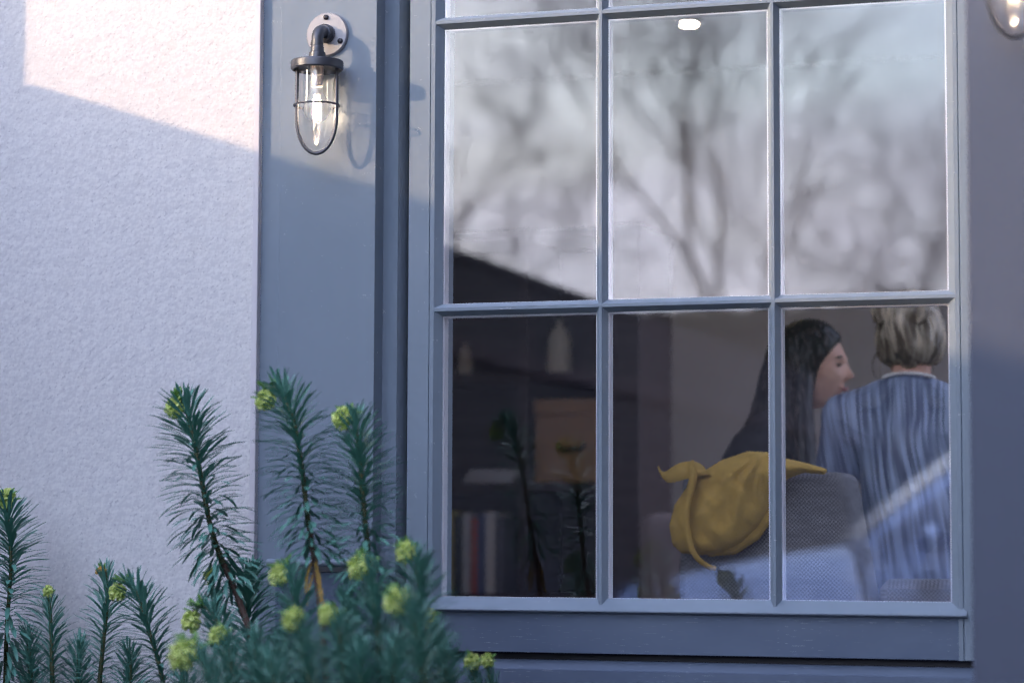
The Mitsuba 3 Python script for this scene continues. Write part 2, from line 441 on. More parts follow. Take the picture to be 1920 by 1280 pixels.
# ---------------------------------------------------------------- lanterns
def lantern(at, label, turn=0.0):
    key = free('wall_lantern')
    O = np.array(at, float)       # centre of the back plate on the wall; -y is outwards

    def put(name, m, mat, smooth=35, parent=None, **k):
        m = m.copy(); m.apply_transform(trimesh.transformations.rotation_matrix(turn, [0, 0, 1])); m.apply_translation(O)
        return part(parent or key, name, ply(m, mat, smooth=smooth, **k))

    out = [0, -1, 0]
    put('back_plate', look(lathe([(0, 0.0), (0.0505, 0.0), (0.0510, 0.004), (0.0500, 0.0085), (0.0485, 0.0100), (0, 0.0103)], 48), [0, 0, 0], out), 'm_plate')
    for a in (92, -28, 212):
        c = [0.039 * math.cos(math.radians(a)), -0.010, 0.039 * math.sin(math.radians(a))]
        put('screw', look(lathe([(0.0062, 0), (0.0062, 0.003), (0.0045, 0.006), (0, 0.0072)], 14), c, out), 'm_screw')
    put('socket_collar', look(lathe([(0.0215, 0.010), (0.0215, 0.020), (0.0195, 0.0215), (0.0195, 0.030), (0.0175, 0.033), (0.0135, 0.033)], 32), [0, 0, 0], out), 'm_pewter')
    Y = -0.065
    path = [(0, -0.012, 0.0), (0, -0.034, 0.0)]
    R0 = 0.026
    path = [(0, -0.012, 0), (0, Y + R0, 0)] + [(0, Y + R0 - R0 * math.sin(t), -R0 + R0 * math.cos(t)) for t in np.linspace(0.12, PI / 2, 12)] + [(0, Y, -0.045), (0, Y, -0.066)]
    rr = np.full(len(path), 0.0138)
    put('arm', tube(path, rr, 22), 'm_pewter', 50)
    zc = -0.058
    put('neck', look(lathe([(0.0145, 0.0), (0.0150, -0.002), (0.0152, -0.012), (0.0185, -0.014), (0.0195, -0.028), (0.0180, -0.030)], 32), [0, Y, -0.040], [0, 0, 1]), 'm_pewter')
    zt = -0.069
    put('cap', look(lathe([(0, 0.001), (0.019, 0.001), (0.050, -0.0035), (0.0585, -0.0050), (0.0605, -0.0085), (0.0600, -0.0230), (0.0575, -0.0260), (0.0545, -0.0260), (0.0535, -0.0180), (0.0, -0.0165)], 56), [0, Y, zt], [0, 0, 1]), 'm_pewter')
    zj = zt - 0.0175
    jar = [(0.0375, 0.0), (0.0375, -0.120)] + [(0.0375 * math.cos(t), -0.120 - 0.070 * math.sin(t)) for t in np.linspace(0.08, PI / 2, 18)]
    jk = put('glass_jar', look(lathe(jar, 48), [0, Y, zj], [0, 0, 1]), 'm_jar', True)
    # U shaped strap cage and ring
    leg = [(0.0455, zj + 0.002 - 0.012 * i_) for i_ in range(11)] + [(0.0455 * math.cos(t), zj - 0.118 - 0.082 * math.sin(t)) for t in np.linspace(0.1, PI / 2, 14)]
    full = [(x, z) for x, z in leg] + [(-x, z) for x, z in leg[-2::-1]]
    ca, sa = math.cos(math.radians(14)), math.sin(math.radians(14))
    full3 = spline([(x * ca, Y + x * sa, z) for x, z in full], 80)
    put('cage_strap', tube(full3, 0.0042, 10), 'm_pewter', 60)
    zr = zj - 0.090
    put('cage_ring', tube([(0.0520 * math.cos(t), Y + 0.0520 * math.sin(t), zr) for t in np.linspace(0, 2 * PI, 48, endpoint=False)], 0.0023, 8, closed=True), 'm_pewter', 60)
    for s in (-1, 1):
        put('ring_bracket', tube([(s * 0.044 * ca, Y + s * 0.044 * sa, zr), (s * 0.053 * ca, Y + s * 0.053 * sa, zr)], 0.0028, 8), 'm_pewter', 40)
    put('lamp_holder', look(lathe([(0.0155, 0.0), (0.0155, -0.022), (0.0135, -0.024), (0.0135, -0.034), (0.0145, -0.036), (0.0130, -0.048), (0, -0.048)], 28), [0, Y, zj + 0.001], [0, 0, 1]), 'm_brass')
    zb = zj - 0.047
    pb = [(0.0120, 0.0), (0.0125, -0.010)] + [(0.0125 + 0.0175 * math.sin(t) ** 1.3, -0.010 - 0.042 * (t / (PI / 2))) for t in np.linspace(0.1, PI / 2, 10)]
    pb += [(0.030 * math.cos(t), -0.052 - 0.030 * math.sin(t)) for t in np.linspace(0.1, PI / 2, 12)]
    bk = put('bulb', look(lathe(pb, 36), [0, Y, zb], [0, 0, 1]), 'm_jar', True)
    # zig-zag filament, lit
    zz = []
    for i in range(13):
        a = 2 * PI * i / 12
        zz.append((0.0085 * math.cos(a), Y + 0.0085 * math.sin(a), zb - (0.030 if i % 2 == 0 else 0.066)))
    put('filament', tube(zz, 0.0011, 5), 'm_pewter', False, parent=bk, emitter={'type': 'area', 'radiance': {'type': 'rgb', 'value': [6.0, 4.3, 2.7]}})
    put('filament_post', tube([(0, Y, zb - 0.002), (0, Y, zb - 0.040)], [0.0042, 0.0022], 8), 'm_jar', True, parent=bk)
    tag(key, label, 'lantern', 'caged wall lanterns')
    return key


lantern((-2.0772, -0.037, 1.1600), 'lit caged glass lantern casting its shadow on the grey timber pilaster')
lantern((-0.4310, -0.8840, 1.1580), 'blurred caged lantern cut off by the top right corner, on the dark pier', CANT)

# ---------------------------------------------------------------- spurge plants
STEMS = [
  ('left_edge',[(-2.733,-0.300,-0.337),(-2.731,-0.300,-0.171),(-2.726,-0.300,-0.040),(-2.735,-0.300,0.038),(-2.737,-0.300,0.068)],((-2.737,-0.305,0.088),0.0235,'up'),0.102,0.0,1),
  ('bud1',[(-2.588,-0.350,-0.331),(-2.592,-0.350,-0.250),(-2.595,-0.350,-0.191),(-2.600,-0.350,-0.144)],((-2.601,-0.355,-0.118),0.0142,'bud'),0.073,0,0.8),
  ('bud2',[(-2.438,-0.420,-0.324),(-2.427,-0.420,-0.198),(-2.422,-0.420,-0.118),(-2.427,-0.420,-0.074)],((-2.436,-0.425,-0.072),0.0127,'brown'),0.074,0,0.8),
  ('nod1',[(-2.245,-0.500,-0.315),(-2.266,-0.500,-0.238),(-2.292,-0.500,-0.171),(-2.313,-0.500,-0.117),(-2.333,-0.500,-0.095)],((-2.355,-0.505,-0.115),0.0204,'nod'),0.081,0,0.9),
  ('tall_wall',[(-1.990,-0.550,-0.307),(-2.022,-0.550,-0.209),(-2.064,-0.550,-0.106),(-2.114,-0.550,0.004),(-2.142,-0.550,0.120),(-2.166,-0.550,0.220),(-2.183,-0.550,0.280)],((-2.202,-0.555,0.272),0.0246,'nod'),0.098,0.33,1.1),
  ('small_behind',[(-2.096,-0.500,-0.312),(-2.119,-0.500,-0.191),(-2.138,-0.500,-0.108)],((-2.139,-0.505,-0.075),0.0168,'nod'),0.045,0.3,0.7),
  ('rosette',[(-2.090,-0.380,-0.318),(-2.107,-0.380,-0.217),(-2.110,-0.380,-0.138),(-2.104,-0.380,-0.076)],None,0.094,0,1),
  ('nod2',[(-1.998,-0.700,-0.298),(-2.023,-0.700,-0.225),(-2.040,-0.700,-0.159),(-2.061,-0.700,-0.138)],((-2.088,-0.705,-0.166),0.0235,'nod'),0.075,0,1),
  ('front_big',[(-1.777,-1.250,-0.290),(-1.796,-1.250,-0.248),(-1.815,-1.250,-0.209)],((-1.843,-1.255,-0.204),0.0300,'nod'),0.075,0,1),
  ('nod3',[(-1.880,-0.950,-0.281),(-1.891,-0.950,-0.232),(-1.903,-0.950,-0.187)],((-1.916,-0.955,-0.182),0.0191,'nod'),0.07,0,1),
  ('tall_mid',[(-1.789,-0.720,-0.292),(-1.805,-0.720,-0.126),(-1.822,-0.720,-0.017),(-1.837,-0.720,0.072),(-1.852,-0.720,0.173),(-1.875,-0.720,0.258),(-1.898,-0.720,0.298)],((-1.924,-0.725,0.274),0.0234,'nod'),0.087,0.42,1.15),
  ('tall_right',[(-1.648,-0.740,-0.288),(-1.680,-0.740,-0.145),(-1.696,-0.740,-0.032),(-1.707,-0.740,0.072),(-1.718,-0.740,0.166),(-1.728,-0.740,0.226)],((-1.750,-0.745,0.235),0.0240,'nod'),0.092,0.34,1.15),
  ('mid1',[(-1.733,-0.950,-0.278),(-1.749,-0.950,-0.190),(-1.762,-0.950,-0.115),(-1.772,-0.950,-0.069)],((-1.791,-0.955,-0.068),0.0230,'nod'),0.078,0,1),
  ('mid2',[(-1.569,-1.000,-0.272),(-1.576,-1.000,-0.185),(-1.584,-1.000,-0.107),(-1.595,-1.000,-0.055)],((-1.612,-1.005,-0.051),0.0244,'nod'),0.08,0,1),
  ('mid3',[(-1.517,-0.900,-0.276),(-1.526,-0.900,-0.178),(-1.534,-0.900,-0.079),(-1.543,-0.900,-0.032)],((-1.557,-0.905,-0.024),0.0219,'nod'),0.078,0,1),
  ('front_r',[(-1.391,-1.250,-0.280),(-1.402,-1.250,-0.218),(-1.413,-1.250,-0.155),(-1.427,-1.250,-0.109)],((-1.445,-1.255,-0.106),0.0246,'nod'),0.08,0,1),
  ('mid4',[(-1.596,-1.100,-0.295),(-1.606,-1.100,-0.219),(-1.614,-1.100,-0.148)],((-1.632,-1.105,-0.136),0.0201,'nod'),0.072,0,1),
  ('front_m',[(-1.576,-1.300,-0.282),(-1.590,-1.300,-0.219),(-1.601,-1.300,-0.156)],((-1.615,-1.305,-0.137),0.0219,'nod'),0.075,0,1),
  ('sill',[(-1.623,-0.500,-0.301),(-1.635,-0.500,-0.226),(-1.645,-0.500,-0.175)],((-1.655,-0.505,-0.159),0.0195,'nod'),0.065,0,0.8),
  ('pair1',[(-1.514,-0.600,-0.304),(-1.520,-0.600,-0.288),(-1.526,-0.600,-0.264)],((-1.527,-0.605,-0.241),0.0189,'up'),0.055,0,1),
  ('pair2',[(-1.479,-0.600,-0.303),(-1.486,-0.600,-0.287),(-1.493,-0.600,-0.264)],((-1.496,-0.605,-0.238),0.0158,'up'),0.048,0,1),
  ('f1',[(-1.805,-1.000,-0.306),(-1.812,-1.000,-0.248),(-1.820,-1.000,-0.184)],None,0.077,0,1),
  ('f2',[(-1.709,-1.150,-0.313),(-1.715,-1.150,-0.257),(-1.725,-1.150,-0.210)],None,0.076,0,1),
  ('f3',[(-1.536,-1.150,-0.309),(-1.547,-1.150,-0.253),(-1.551,-1.150,-0.193)],None,0.075,0,1),
  ('f4',[(-1.510,-1.100,-0.302),(-1.508,-1.100,-0.246),(-1.504,-1.100,-0.185)],None,0.076,0,1),
  ('f5',[(-1.726,-0.800,-0.297),(-1.714,-0.800,-0.195),(-1.717,-0.800,-0.113)],None,0.078,0,1),
  ('f6',[(-1.474,-0.900,-0.314),(-1.477,-0.900,-0.256),(-1.484,-0.900,-0.192)],None,0.069,0,1),
  ('f7',[(-2.668,-0.300,-0.348),(-2.672,-0.300,-0.289),(-2.679,-0.300,-0.218)],None,0.074,0,1),
  ('f8',[(-2.523,-0.350,-0.341),(-2.526,-0.350,-0.295),(-2.522,-0.350,-0.231)],None,0.07,0,1),
  ('f9',[(-2.354,-0.450,-0.343),(-2.349,-0.450,-0.298),(-2.358,-0.450,-0.236)],None,0.068,0,1),
  ('f10',[(-2.145,-0.600,-0.340),(-2.152,-0.600,-0.307),(-2.159,-0.600,-0.253)],None,0.066,0,1),
  ('f11',[(-1.848,-0.800,-0.310),(-1.851,-0.800,-0.248),(-1.844,-0.800,-0.187)],None,0.072,0,1),
]
SLABEL = {
 'left_edge': 'dark spurge with upright yellow-green flower head at the left edge of the picture',
 'bud1': 'short spurge topped by a tiny closed green bud, against the white wall',
 'bud2': 'short dark spurge topped by a small drooping brownish bud against the white wall',
 'nod1': 'spurge arching over with nodding green head, between brownish bud and tall leaning stem',
 'tall_wall': 'tall leaning spurge with bare reddish lower stem and drooping leaves against the white wall',
 'small_behind': 'little spurge shoot with green head just under the leaves of the tall leaning stem',
 'rosette': 'dark flowerless spurge with upright leaves before the white wall edge beside the pilaster',
 'nod2': 'spurge with hooked nodding green head low before the wall, left of the reddish stem',
 'front_big': 'blurred spurge nearest the front with the largest hanging green head, at lower left',
 'nod3': 'small blurred spurge with pale green head, just right of the largest hanging head',
 'tall_mid': 'tall spurge with head hooked to the left and yellow dead leaves low down',
 'tall_right': 'tall teal spurge with short nodding head before the right edge of the pilaster',
 'mid1': 'blurred spurge with pale yellow-green head at the left end of the pilaster moulding',
 'mid2': 'blurred spurge with bright yellow-green head directly below the tall teal stem',
 'mid3': 'blurred spurge with its head beside the lower left corner of the window glass',
 'front_r': 'blurred front spurge with a fat yellow-green head, right of the middle of the clump',
 'mid4': 'blurred spurge with small yellow-green head, right one of the low middle pair',
 'front_m': 'blurred spurge with yellow-green head, left one of the low middle pair',
 'sill': 'sharp small spurge head peeping out beside the left end of the window sill',
 'pair1': 'small spurge with a rounded yellow head, left one of two under the window sill',
 'pair2': 'small spurge with a rounded yellow head, right one of two under the window sill',
 'f1': 'flowerless leafy spurge low between the largest hanging head and the pilaster',
 'f2': 'flowerless leafy spurge at the bottom edge, below the left end of the moulding',
 'f3': 'flowerless leafy spurge at the bottom edge between the low middle pair and the fat head',
 'f4': 'flowerless leafy spurge at the bottom edge directly under the fat yellow-green head',
 'f5': 'flowerless spurge behind the bright heads in the middle of the clump',
 'f6': 'flowerless spurge at the right end of the clump below the sill',
 'f7': 'flowerless dark spurge low between the left edge stem and the tiny bud',
 'f8': 'flowerless dark spurge low between the tiny green bud and the brownish bud',
 'f9': 'flowerless dark spurge low at the white wall under the arching nodding head',
 'f10': 'flowerless dark spurge low at the bottom edge left of the largest hanging head',
 'f11': 'flowerless spurge before the lower pilaster, under the tall stem with hooked head',
}


def leaf_mesh(L, w, droop, curl, fold=0.25):
    """a narrow leaf growing along +x, upper side +z"""
    n = 9
    s = np.linspace(0, 1, n)
    ang = -droop * s ** 1.3 + curl * s ** 4
    dx, dz = np.cos(ang), np.sin(ang)
    x = np.r_[0, np.cumsum((dx[1:] + dx[:-1]) / 2)] * L / (n - 1)
    z = np.r_[0, np.cumsum((dz[1:] + dz[:-1]) / 2)] * L / (n - 1)
    hw = w / 2 * np.clip(0.35 + 0.75 * s, 0, 1) * np.clip((1.02 - s) / 0.25, 0.04, 1) ** 0.6
    v = []
    for i in range(n):
        up = np.array([-dz[i], 0, dx[i]])
        c = np.array([x[i], 0, z[i]])
        v += [c + [0, hw[i], 0] + up * fold * hw[i], c, c + [0, -hw[i], 0] + up * fold * hw[i]]
    f = []
    for i in range(n - 1):
        for k in (0, 1):
            a = 3 * i + k
            f += [[a, a + 1, a + 4], [a, a + 4, a + 3]]
    return trimesh.Trimesh(np.array(v), np.array(f), process=False)


LEAFM = [[leaf_mesh(1.0, wd, d, c) for wd in (0.105, 0.130)] for d, c in ((0.15, 0.1), (0.45, 0.2), (0.8, 0.3), (1.15, 0.25), (1.5, 0.2))]
LEAVES = [[ply(m, 'm_leaf', smooth=True) for m in q] for q in LEAFM]
DEAD = [ply(leaf_mesh(1.0, 0.13, d, 0.2), 'm_deadleaf', smooth=True) for d in (0.3, 0.7)]


def frame(o, x, up, s):
    x = x / np.linalg.norm(x)
    y = np.cross(up, x); y /= np.linalg.norm(y) + 1e-9
    z = np.cross(x, y)
    M = np.eye(4)
    M[:3, 0], M[:3, 1], M[:3, 2], M[:3, 3] = x * s, y * s, z * s, o
    return T(M)


def flower_head(c, r, axis, n, r2):
    """cupped bracts packed round an egg, openings outwards"""
    ms = []
    core = trimesh.creation.icosphere(subdivisions=2, radius=r * 0.72)
    ms.append(core)
    for i in range(n):
        zz = 1 - 2 * (i + 0.5) / n
        zz = zz * 0.98
        a = i * 2.39996
        d = np.array([math.sqrt(1 - zz * zz) * math.cos(a), math.sqrt(1 - zz * zz) * math.sin(a), zz])
        s = r * r2.uniform(0.27, 0.36)
        # cup: two facing petals and a centre bead
        for sgn in (-1, 1):
            pet = trimesh.creation.icosphere(subdivisions=1, radius=1.0)
            pet.vertices *= [s * 0.30, s * 0.95, s * 0.85]
            pet.vertices[:, 0] += 0.25 * pet.vertices[:, 1] ** 2 / s
            M = trimesh.transformations.rotation_matrix(sgn * 0.55, [0, 1, 0])
            pet.apply_transform(M)
            pet.apply_translation([sgn * s * 0.45, 0, 0])
            pet.apply_transform(trimesh.transformations.rotation_matrix(r2.uniform(0, PI), [0, 0, 1]))
            ms.append(look(pet, d * r * r2.uniform(0.78, 0.95), d))
    m = cat(*ms)
    m.vertices *= [1, 1, 1.18]
    return look(m, c, axis)


def spurge(spec, idx):
    name, pts, head, L, f0, den = spec
    r2 = np.random.default_rng(100 + idx)
    key = free('spurge_plant') if idx else 'spurge_plant'
    b = np.array(pts[0]); d0 = b - np.array(pts[1])
    d0 = d0 / np.linalg.norm(d0)
    drop = b[2] - GZ
    base = [b + np.array([d0[0] * 0.25 * drop, 0.12 * drop * r2.uniform(-1, 1), -drop]), b + np.array([d0[0] * 0.18 * drop, 0, -drop * 0.5])]
    n = 120
    P_ = spline(base + [np.array(p) for p in pts], n)
    arc = np.r_[0, np.cumsum(np.linalg.norm(np.diff(P_, axis=0), axis=1))]
    vis0 = arc[np.argmin(np.linalg.norm(P_ - b, axis=1))]
    total = arc[-1]
    rad = np.interp(arc, [0, vis0, total], [0.0085, 0.0062, 0.0036]) * (1.25 if f0 > 0 else 0.9)
    start = vis0 + f0 * (total - vis0) if f0 > 0 else max(vis0 - 0.12, 0)
    ks = np.searchsorted(arc, start)
    if f0 > 0.2 and name.startswith('tall'):
        part(key, 'bare_stem', ply(tube(P_[:ks + 6], rad[:ks + 6] * 1.02, 8), 'm_redstem', smooth=True))
        part(key, 'stem', ply(tube(P_[ks:], rad[ks:], 8), 'm_stem', smooth=True))
    else:
        part(key, 'stem', ply(tube(P_, rad, 8), 'm_stem', smooth=True))
    tang = np.gradient(P_, axis=0); tang /= np.linalg.norm(tang, axis=1, keepdims=True)
    N = int((total - start) / 0.00118 * den)
    extra = []
    for i in range(N):
        s = (i + r2.uniform(0, 0.8)) / N
        a = start + (total - start - 0.002) * s
        k = min(np.searchsorted(arc, a), n - 1)
        o, t = P_[k], tang[k]
        phi = i * 2.39996 + r2.normal(0, 0.15)
        e1 = np.cross(t, [0.2, 1, 0.1]); e1 /= np.linalg.norm(e1)
        e2 = np.cross(t, e1)
        rdir = math.cos(phi) * e1 + math.sin(phi) * e2
        top = (total - a) / max(total - start, 1e-6)          # 0 at the tip
        dist = total - a
        el = np.interp(dist, [0, 0.03, 0.10, 0.20, 0.35], [1.15, 0.90, 0.58, 0.34, 0.0]) + r2.normal(0, 0.075)
        if f0 == 0 and not name.startswith('left'):
            el += 0.12
        x = math.cos(el) * rdir + math.sin(el) * t
        dl = np.interp(dist, [0, 0.03, 0.09, 0.2, 0.4], [0.4, 0.68, 0.93, 0.93, 0.85]) * r2.uniform(0.80, 1.18)
        di = int(np.clip(round(np.interp(dist, [0, 0.05, 0.12, 0.25, 0.4], [0.2, 0.8, 1.5, 2.2, 2.9]) + r2.normal(0, 0.55)), 0, 4))
        up = t * 0.8 + np.array([0, 0, 0.6])
        vi = int(r2.integers(2))
        M = frame(o + rdir * rad[k] * 0.8, x, up, L * dl)
        if i < N - 300:
            m = LEAFM[di][vi].copy(); m.apply_transform(np.array(M.matrix, float).reshape(4, 4)); extra.append(m)
        else:
            part(key, 'leaf', {**LEAVES[di][vi], 'to_world': M})
    if extra:
        labels[part(key, 'lower_leaves', ply(cat(*extra), 'm_leaf', smooth=True))] = {'kind': 'stuff'}
    if head is not None:
        c, r, kind = np.array(head[0]), head[1], head[2]
        tip = P_[-1]
        ax = {'up': np.array([0.05, 0, 1.0]), 'bud': np.array([-0.1, 0, 1.0]), 'brown': np.array([-0.8, 0, -0.6]), 'nod': np.array([-0.35, -0.25, -0.9])}[kind]
        mat = 'm_deadleaf' if kind == 'brown' else 'm_head'
        hk = part(key, 'flower_head', ply(flower_head(c, r * 0.80, ax, 26 if r > 0.016 else 16, r2), mat, smooth=40))
        part(key, 'flower_stalk', ply(tube(spline([tip, (tip + c) / 2 + np.array([0, 0, r * (0.55 if kind == 'nod' else 0)]), c], 8), rad[-1] * 0.95, 7), 'm_stem', smooth=True))
        # young leaves crowding round the neck of the head
        for i in range(16 if kind != 'brown' else 5):
            t = r2.uniform(0, 1)
            o = tip * (1 - t) + c * t + np.array([0, 0, r * 0.45 * math.sin(t * PI)])
            dirn = np.array([r2.normal(0, 0.55) - (0.35 if kind == 'nod' else 0), r2.normal(0, 0.5), r2.uniform(0.15, 1.0)])
            part(key, 'young_leaf', {**YOUNG[int(r2.integers(2))], 'to_world': frame(o, dirn, np.array([0.1, -0.6, 1.0]), r * r2.uniform(0.9, 1.5))})
    if name == 'tall_mid':
        for i in range(5):
            k = np.searchsorted(arc, start - 0.012 * i + 0.018)
            part(key, 'dead_leaf', {**DEAD[i % 2], 'to_world': frame(P_[k], np.array([0.35 * (-1) ** i, -0.25, -1.0]), np.array([0.4 * (-1) ** i, -1, 0.2]), 0.075)})
    tag(key, SLABEL[name], 'plant', 'spurge plants growing in front of the house')


YOUNG = [ply(leaf_mesh(1.0, 0.28, d, 0.3), 'm_youngleaf', smooth=True) for d in (0.2, 0.6)]
for i, spec in enumerate(STEMS):
    spurge(spec, i)

# ---------------------------------------------------------------- the room behind the window
RX0, RX1, RY0, RY1, RZ1 = -3.40, 2.40, 0.092, 4.30, 1.90
rm = 'living_room'
part(rm, 'floor', ply(box(RX0, RX1, RY0, RY1 + 0.2, FZ - 0.2, FZ), 'm_floor'))
part(rm, 'back_wall', ply(box(RX0, RX1, RY1, RY1 + 0.2, FZ + 0.001, 2.2), 'm_greige'))
part(rm, 'side_wall', ply(box(RX0 - 0.05, RX0, RY0 + 0.21, RY1, FZ + 0.001, 2.2), 'm_greige'))
# right wall with a wide opening that lets the daylight in
part(rm, 'side_wall', ply(cat(box(RX1, RX1 + 0.2, RY0, 0.9, FZ, 2.2), box(RX1, RX1 + 0.2, 3.9, RY1 + 0.2, FZ, 2.2), box(RX1, RX1 + 0.2, 0.9, 3.9, 1.7, 2.2)), 'm_white'))
# ceiling with a long rooflight at the back
part(rm, 'ceiling', ply(cat(box(RX0, RX1, 0.31, 1.3, RZ1, RZ1 + 0.15), box(RX0, RX1, 3.9, RY1 + 0.2, RZ1, RZ1 + 0.15), box(RX0, -0.45, 1.3, 3.9, RZ1, RZ1 + 0.15), box(2.2, RX1, 1.3, 3.9, RZ1, RZ1 + 0.15)), 'm_white'))
part(rm, 'front_lining', ply(cat(box(RX0, -1.906, 0.301, 0.32, FZ, RZ1), box(-0.45, RX1, 0.095, 0.30, FZ, RZ1), box(-1.906, -0.45, 0.095, 0.30, FZ, -0.27), box(-1.906, -0.45, 0.095, 0.30, 1.855, RZ1)), 'm_white'))
part(rm, 'roof', ply(cat(box(-3.45, 2.6, 0.30, 1.3, RZ1 + 0.151, 3.3), box(-3.45, 2.6, 3.9, 4.6, RZ1 + 0.151, 3.3)), 'm_white'))
tag(rm, 'greige walled living room seen dimly through the window panes', 'room')

# ceiling downlight
t = 'ceiling_light'
part(t, 'trim', ply(look(lathe([(0.048, -0.001), (0.048, -0.012), (0.030, -0.014), (0.030, -0.001)], 32), [-2.035, 3.37, RZ1], [0, 0, 1]), 'm_white', smooth=30))
part(t, 'lamp', ply(look(lathe([(0.0, -0.010), (0.0295, -0.009), (0.0295, -0.002), (0, -0.002)], 32), [-2.035, 3.37, RZ1], [0, 0, 1]), 'm_white', emitter={'type': 'area', 'radiance': {'type': 'rgb', 'value': [9.0, 7.0, 4.6]}}))
tag(t, 'round lit warm ceiling light near the top of the middle panes', 'lamp')

# bookcase
bc = 'bookcase'
bx0, bx1, by0, by1 = -3.15, -1.90, 2.15, 2.55
part(bc, 'side_panel', ply(box(bx0, bx0 + 0.035, by0, by1, FZ, 0.99, 0.002), 'm_wood'))
part(bc, 'side_panel', ply(box(bx1 - 0.105, bx1, by0 - 0.02, by1, FZ, 0.99, 0.003), 'm_wood'))
part(bc, 'divider', ply(box(-2.305, -2.275, by0 + 0.004, by1 - 0.02, FZ, 0.989, 0.002), 'm_wood'))
for z in (-0.62, -0.20, 0.150, 0.500, 0.958):
    part(bc, 'shelf', ply(cat(box(bx0 + 0.036, -2.306, by0 + 0.01, by1 - 0.02, z, z + 0.028, 0.002), box(-2.274, bx1 - 0.106, by0 + 0.01, by1 - 0.02, z, z + 0.028, 0.002)), 'm_wood'))
part(bc, 'back_panel', ply(box(bx0 + 0.036, bx1 - 0.106, by1 - 0.019, by1, FZ, 0.985), 'm_wood'))
tag(bc, 'dark brown wooden bookcase standing behind the lower left pane', 'bookcase')

BK = [(-2.542, 0.036, 0.262, (0.52, 0.47, 0.14), 'tall olive yellow book, leftmost spine on the lower shelf of the bookcase'),
      (-2.503, 0.022, 0.245, (0.03, 0.05, 0.05), 'dark green book between the olive and the pale spines'),
      (-2.478, 0.024, 0.255, (0.70, 0.70, 0.70), 'pale grey book left of the red spine'),
      (-2.451, 0.020, 0.240, (0.60, 0.12, 0.08), 'red book in the row on the lower shelf'),
      (-2.428, 0.026, 0.250, (0.09, 0.12, 0.26), 'dark navy book right of the red spine'),
      (-2.399, 0.030, 0.258, (0.82, 0.79, 0.74), 'white book, broadest pale spine at the right of the row'),
      (-2.367, 0.024, 0.240, (0.11, 0.11, 0.13), 'charcoal book, last at the right end of the row')]
for i, (x, w, h, col, lab) in enumerate(BK):
    k = free('book')
    bs = two(principled(col, 0.5))
    z0 = -0.1715
    part(k, 'cover', ply(cat(box(x - w / 2, x - w / 2 + 0.003, 2.165, 2.34, z0, z0 + h), box(x + w / 2 - 0.003, x + w / 2, 2.165, 2.34, z0, z0 + h), box(x - w / 2, x + w / 2, 2.160, 2.1655, z0, z0 + h)), bs))
    part(k, 'pages', ply(box(x - w / 2 + 0.0035, x + w / 2 - 0.0035, 2.167, 2.335, z0 + 0.003, z0 + h - 0.004), 'm_white'))
    tag(k, lab, 'book', 'books standing on the lower shelf')
k = 'paper_stack'
ms = []
for i in range(5):
    b_ = box(-0.085, 0.085, -0.11, 0.11, 0.0085 * i, 0.0085 * i + 0.0075, 0.001)
    b_.apply_transform(trimesh.transformations.rotation_matrix(0.08 * (i - 2), [0, 0, 1]))
    ms.append(b_)
st = cat(*ms); st.apply_translation([-2.40, 2.275, 0.1785])
part(k, 'sheets', ply(st, 'm_white'))
tag(k, 'white stack of papers lying on the bookcase shelf above the books', 'papers')
# tan storage box with a lid
k = 'storage_box'
scene['m_tan'] = two(principled((0.46, 0.25, 0.11), 0.7))
part(k, 'box_body', ply(box(-2.262, -2.015, 2.19, 2.46, 0.1785, 0.395, 0.006), 'm_tan'))
part(k, 'lid', ply(box(-2.266, -2.011, 2.186, 2.464, 0.396, 0.445, 0.006), 'm_tan'))
part(k, 'handle', ply(tube([(-2.18, 2.186, 0.30), (-2.175, 2.172, 0.285), (-2.10, 2.172, 0.285), (-2.095, 2.186, 0.30)], 0.006, 8), 'm_wood', smooth=50))
tag(k, 'orange tan storage box with lid on the bookcase shelf', 'box')
scene['m_cream'] = two(principled((0.72, 0.62, 0.46), 0.5))
for (x, z0, s, lab) in ((-2.200, 0.5285, 1.0, 'cream lidded jar on the bookcase, beside the dark divider'), (-2.520, 0.5285, 0.6, 'small cream jar on the bookcase at the left edge of the pane')):
    k = free('jar')
    body = lathe([(0, 0), (0.034, 0), (0.041, 0.01), (0.038, 0.11), (0.030, 0.135), (0, 0.135)], 28)
    lid = lathe([(0.0, 0.137), (0.026, 0.137), (0.027, 0.146), (0.010, 0.154), (0.009, 0.163), (0.014, 0.172), (0, 0.180)], 28)
    for nm, m in (('jar_body', body), ('lid', lid)):
        m.apply_scale(s); m.apply_translation([x, 2.26, z0])
        part(k, nm, ply(m, 'm_cream', smooth=40))
    tag(k, lab, 'jar')

# sofa
so = 'sofa'
back = trimesh.creation.box(bounds=[[-1.62, 0.64, -0.60], [-0.95, 0.86, 0.168]])
bk = m3.Manifold.batch_hull([sph((x, y, z), 0.028) for x, y, z in [(-1.40, 0.67, -0.55), (-0.905, 0.67, -0.55), (-1.385, 0.69, 0.138), (-1.028, 0.69, 0.138), (-1.40, 0.86, -0.55), (-0.905, 0.86, -0.55), (-1.385, 0.83, 0.138), (-1.028, 0.83, 0.138)]])
gm = bk.refine_to_length(0.03).to_mesh()
bm = trimesh.Trimesh(gm.vert_properties[:, :3], gm.tri_verts)
bm.vertices += bm.vertex_normals * (0.006 * (meshkit.fbm(bm.vertices * 9, 2)[:, None] - 0.5))
part(so, 'back_cushion', ply(bm, 'm_weave', smooth=True))
part(so, 'seat', ply(box(-1.62, -0.10, 0.91, 1.62, -0.50, -0.175, 0.03), 'm_weave', smooth=40))
part(so, 'base', ply(box(-0.935, -0.10, 0.72, 0.905, -0.60, -0.0935, 0.022), 'm_weave', smooth=40))
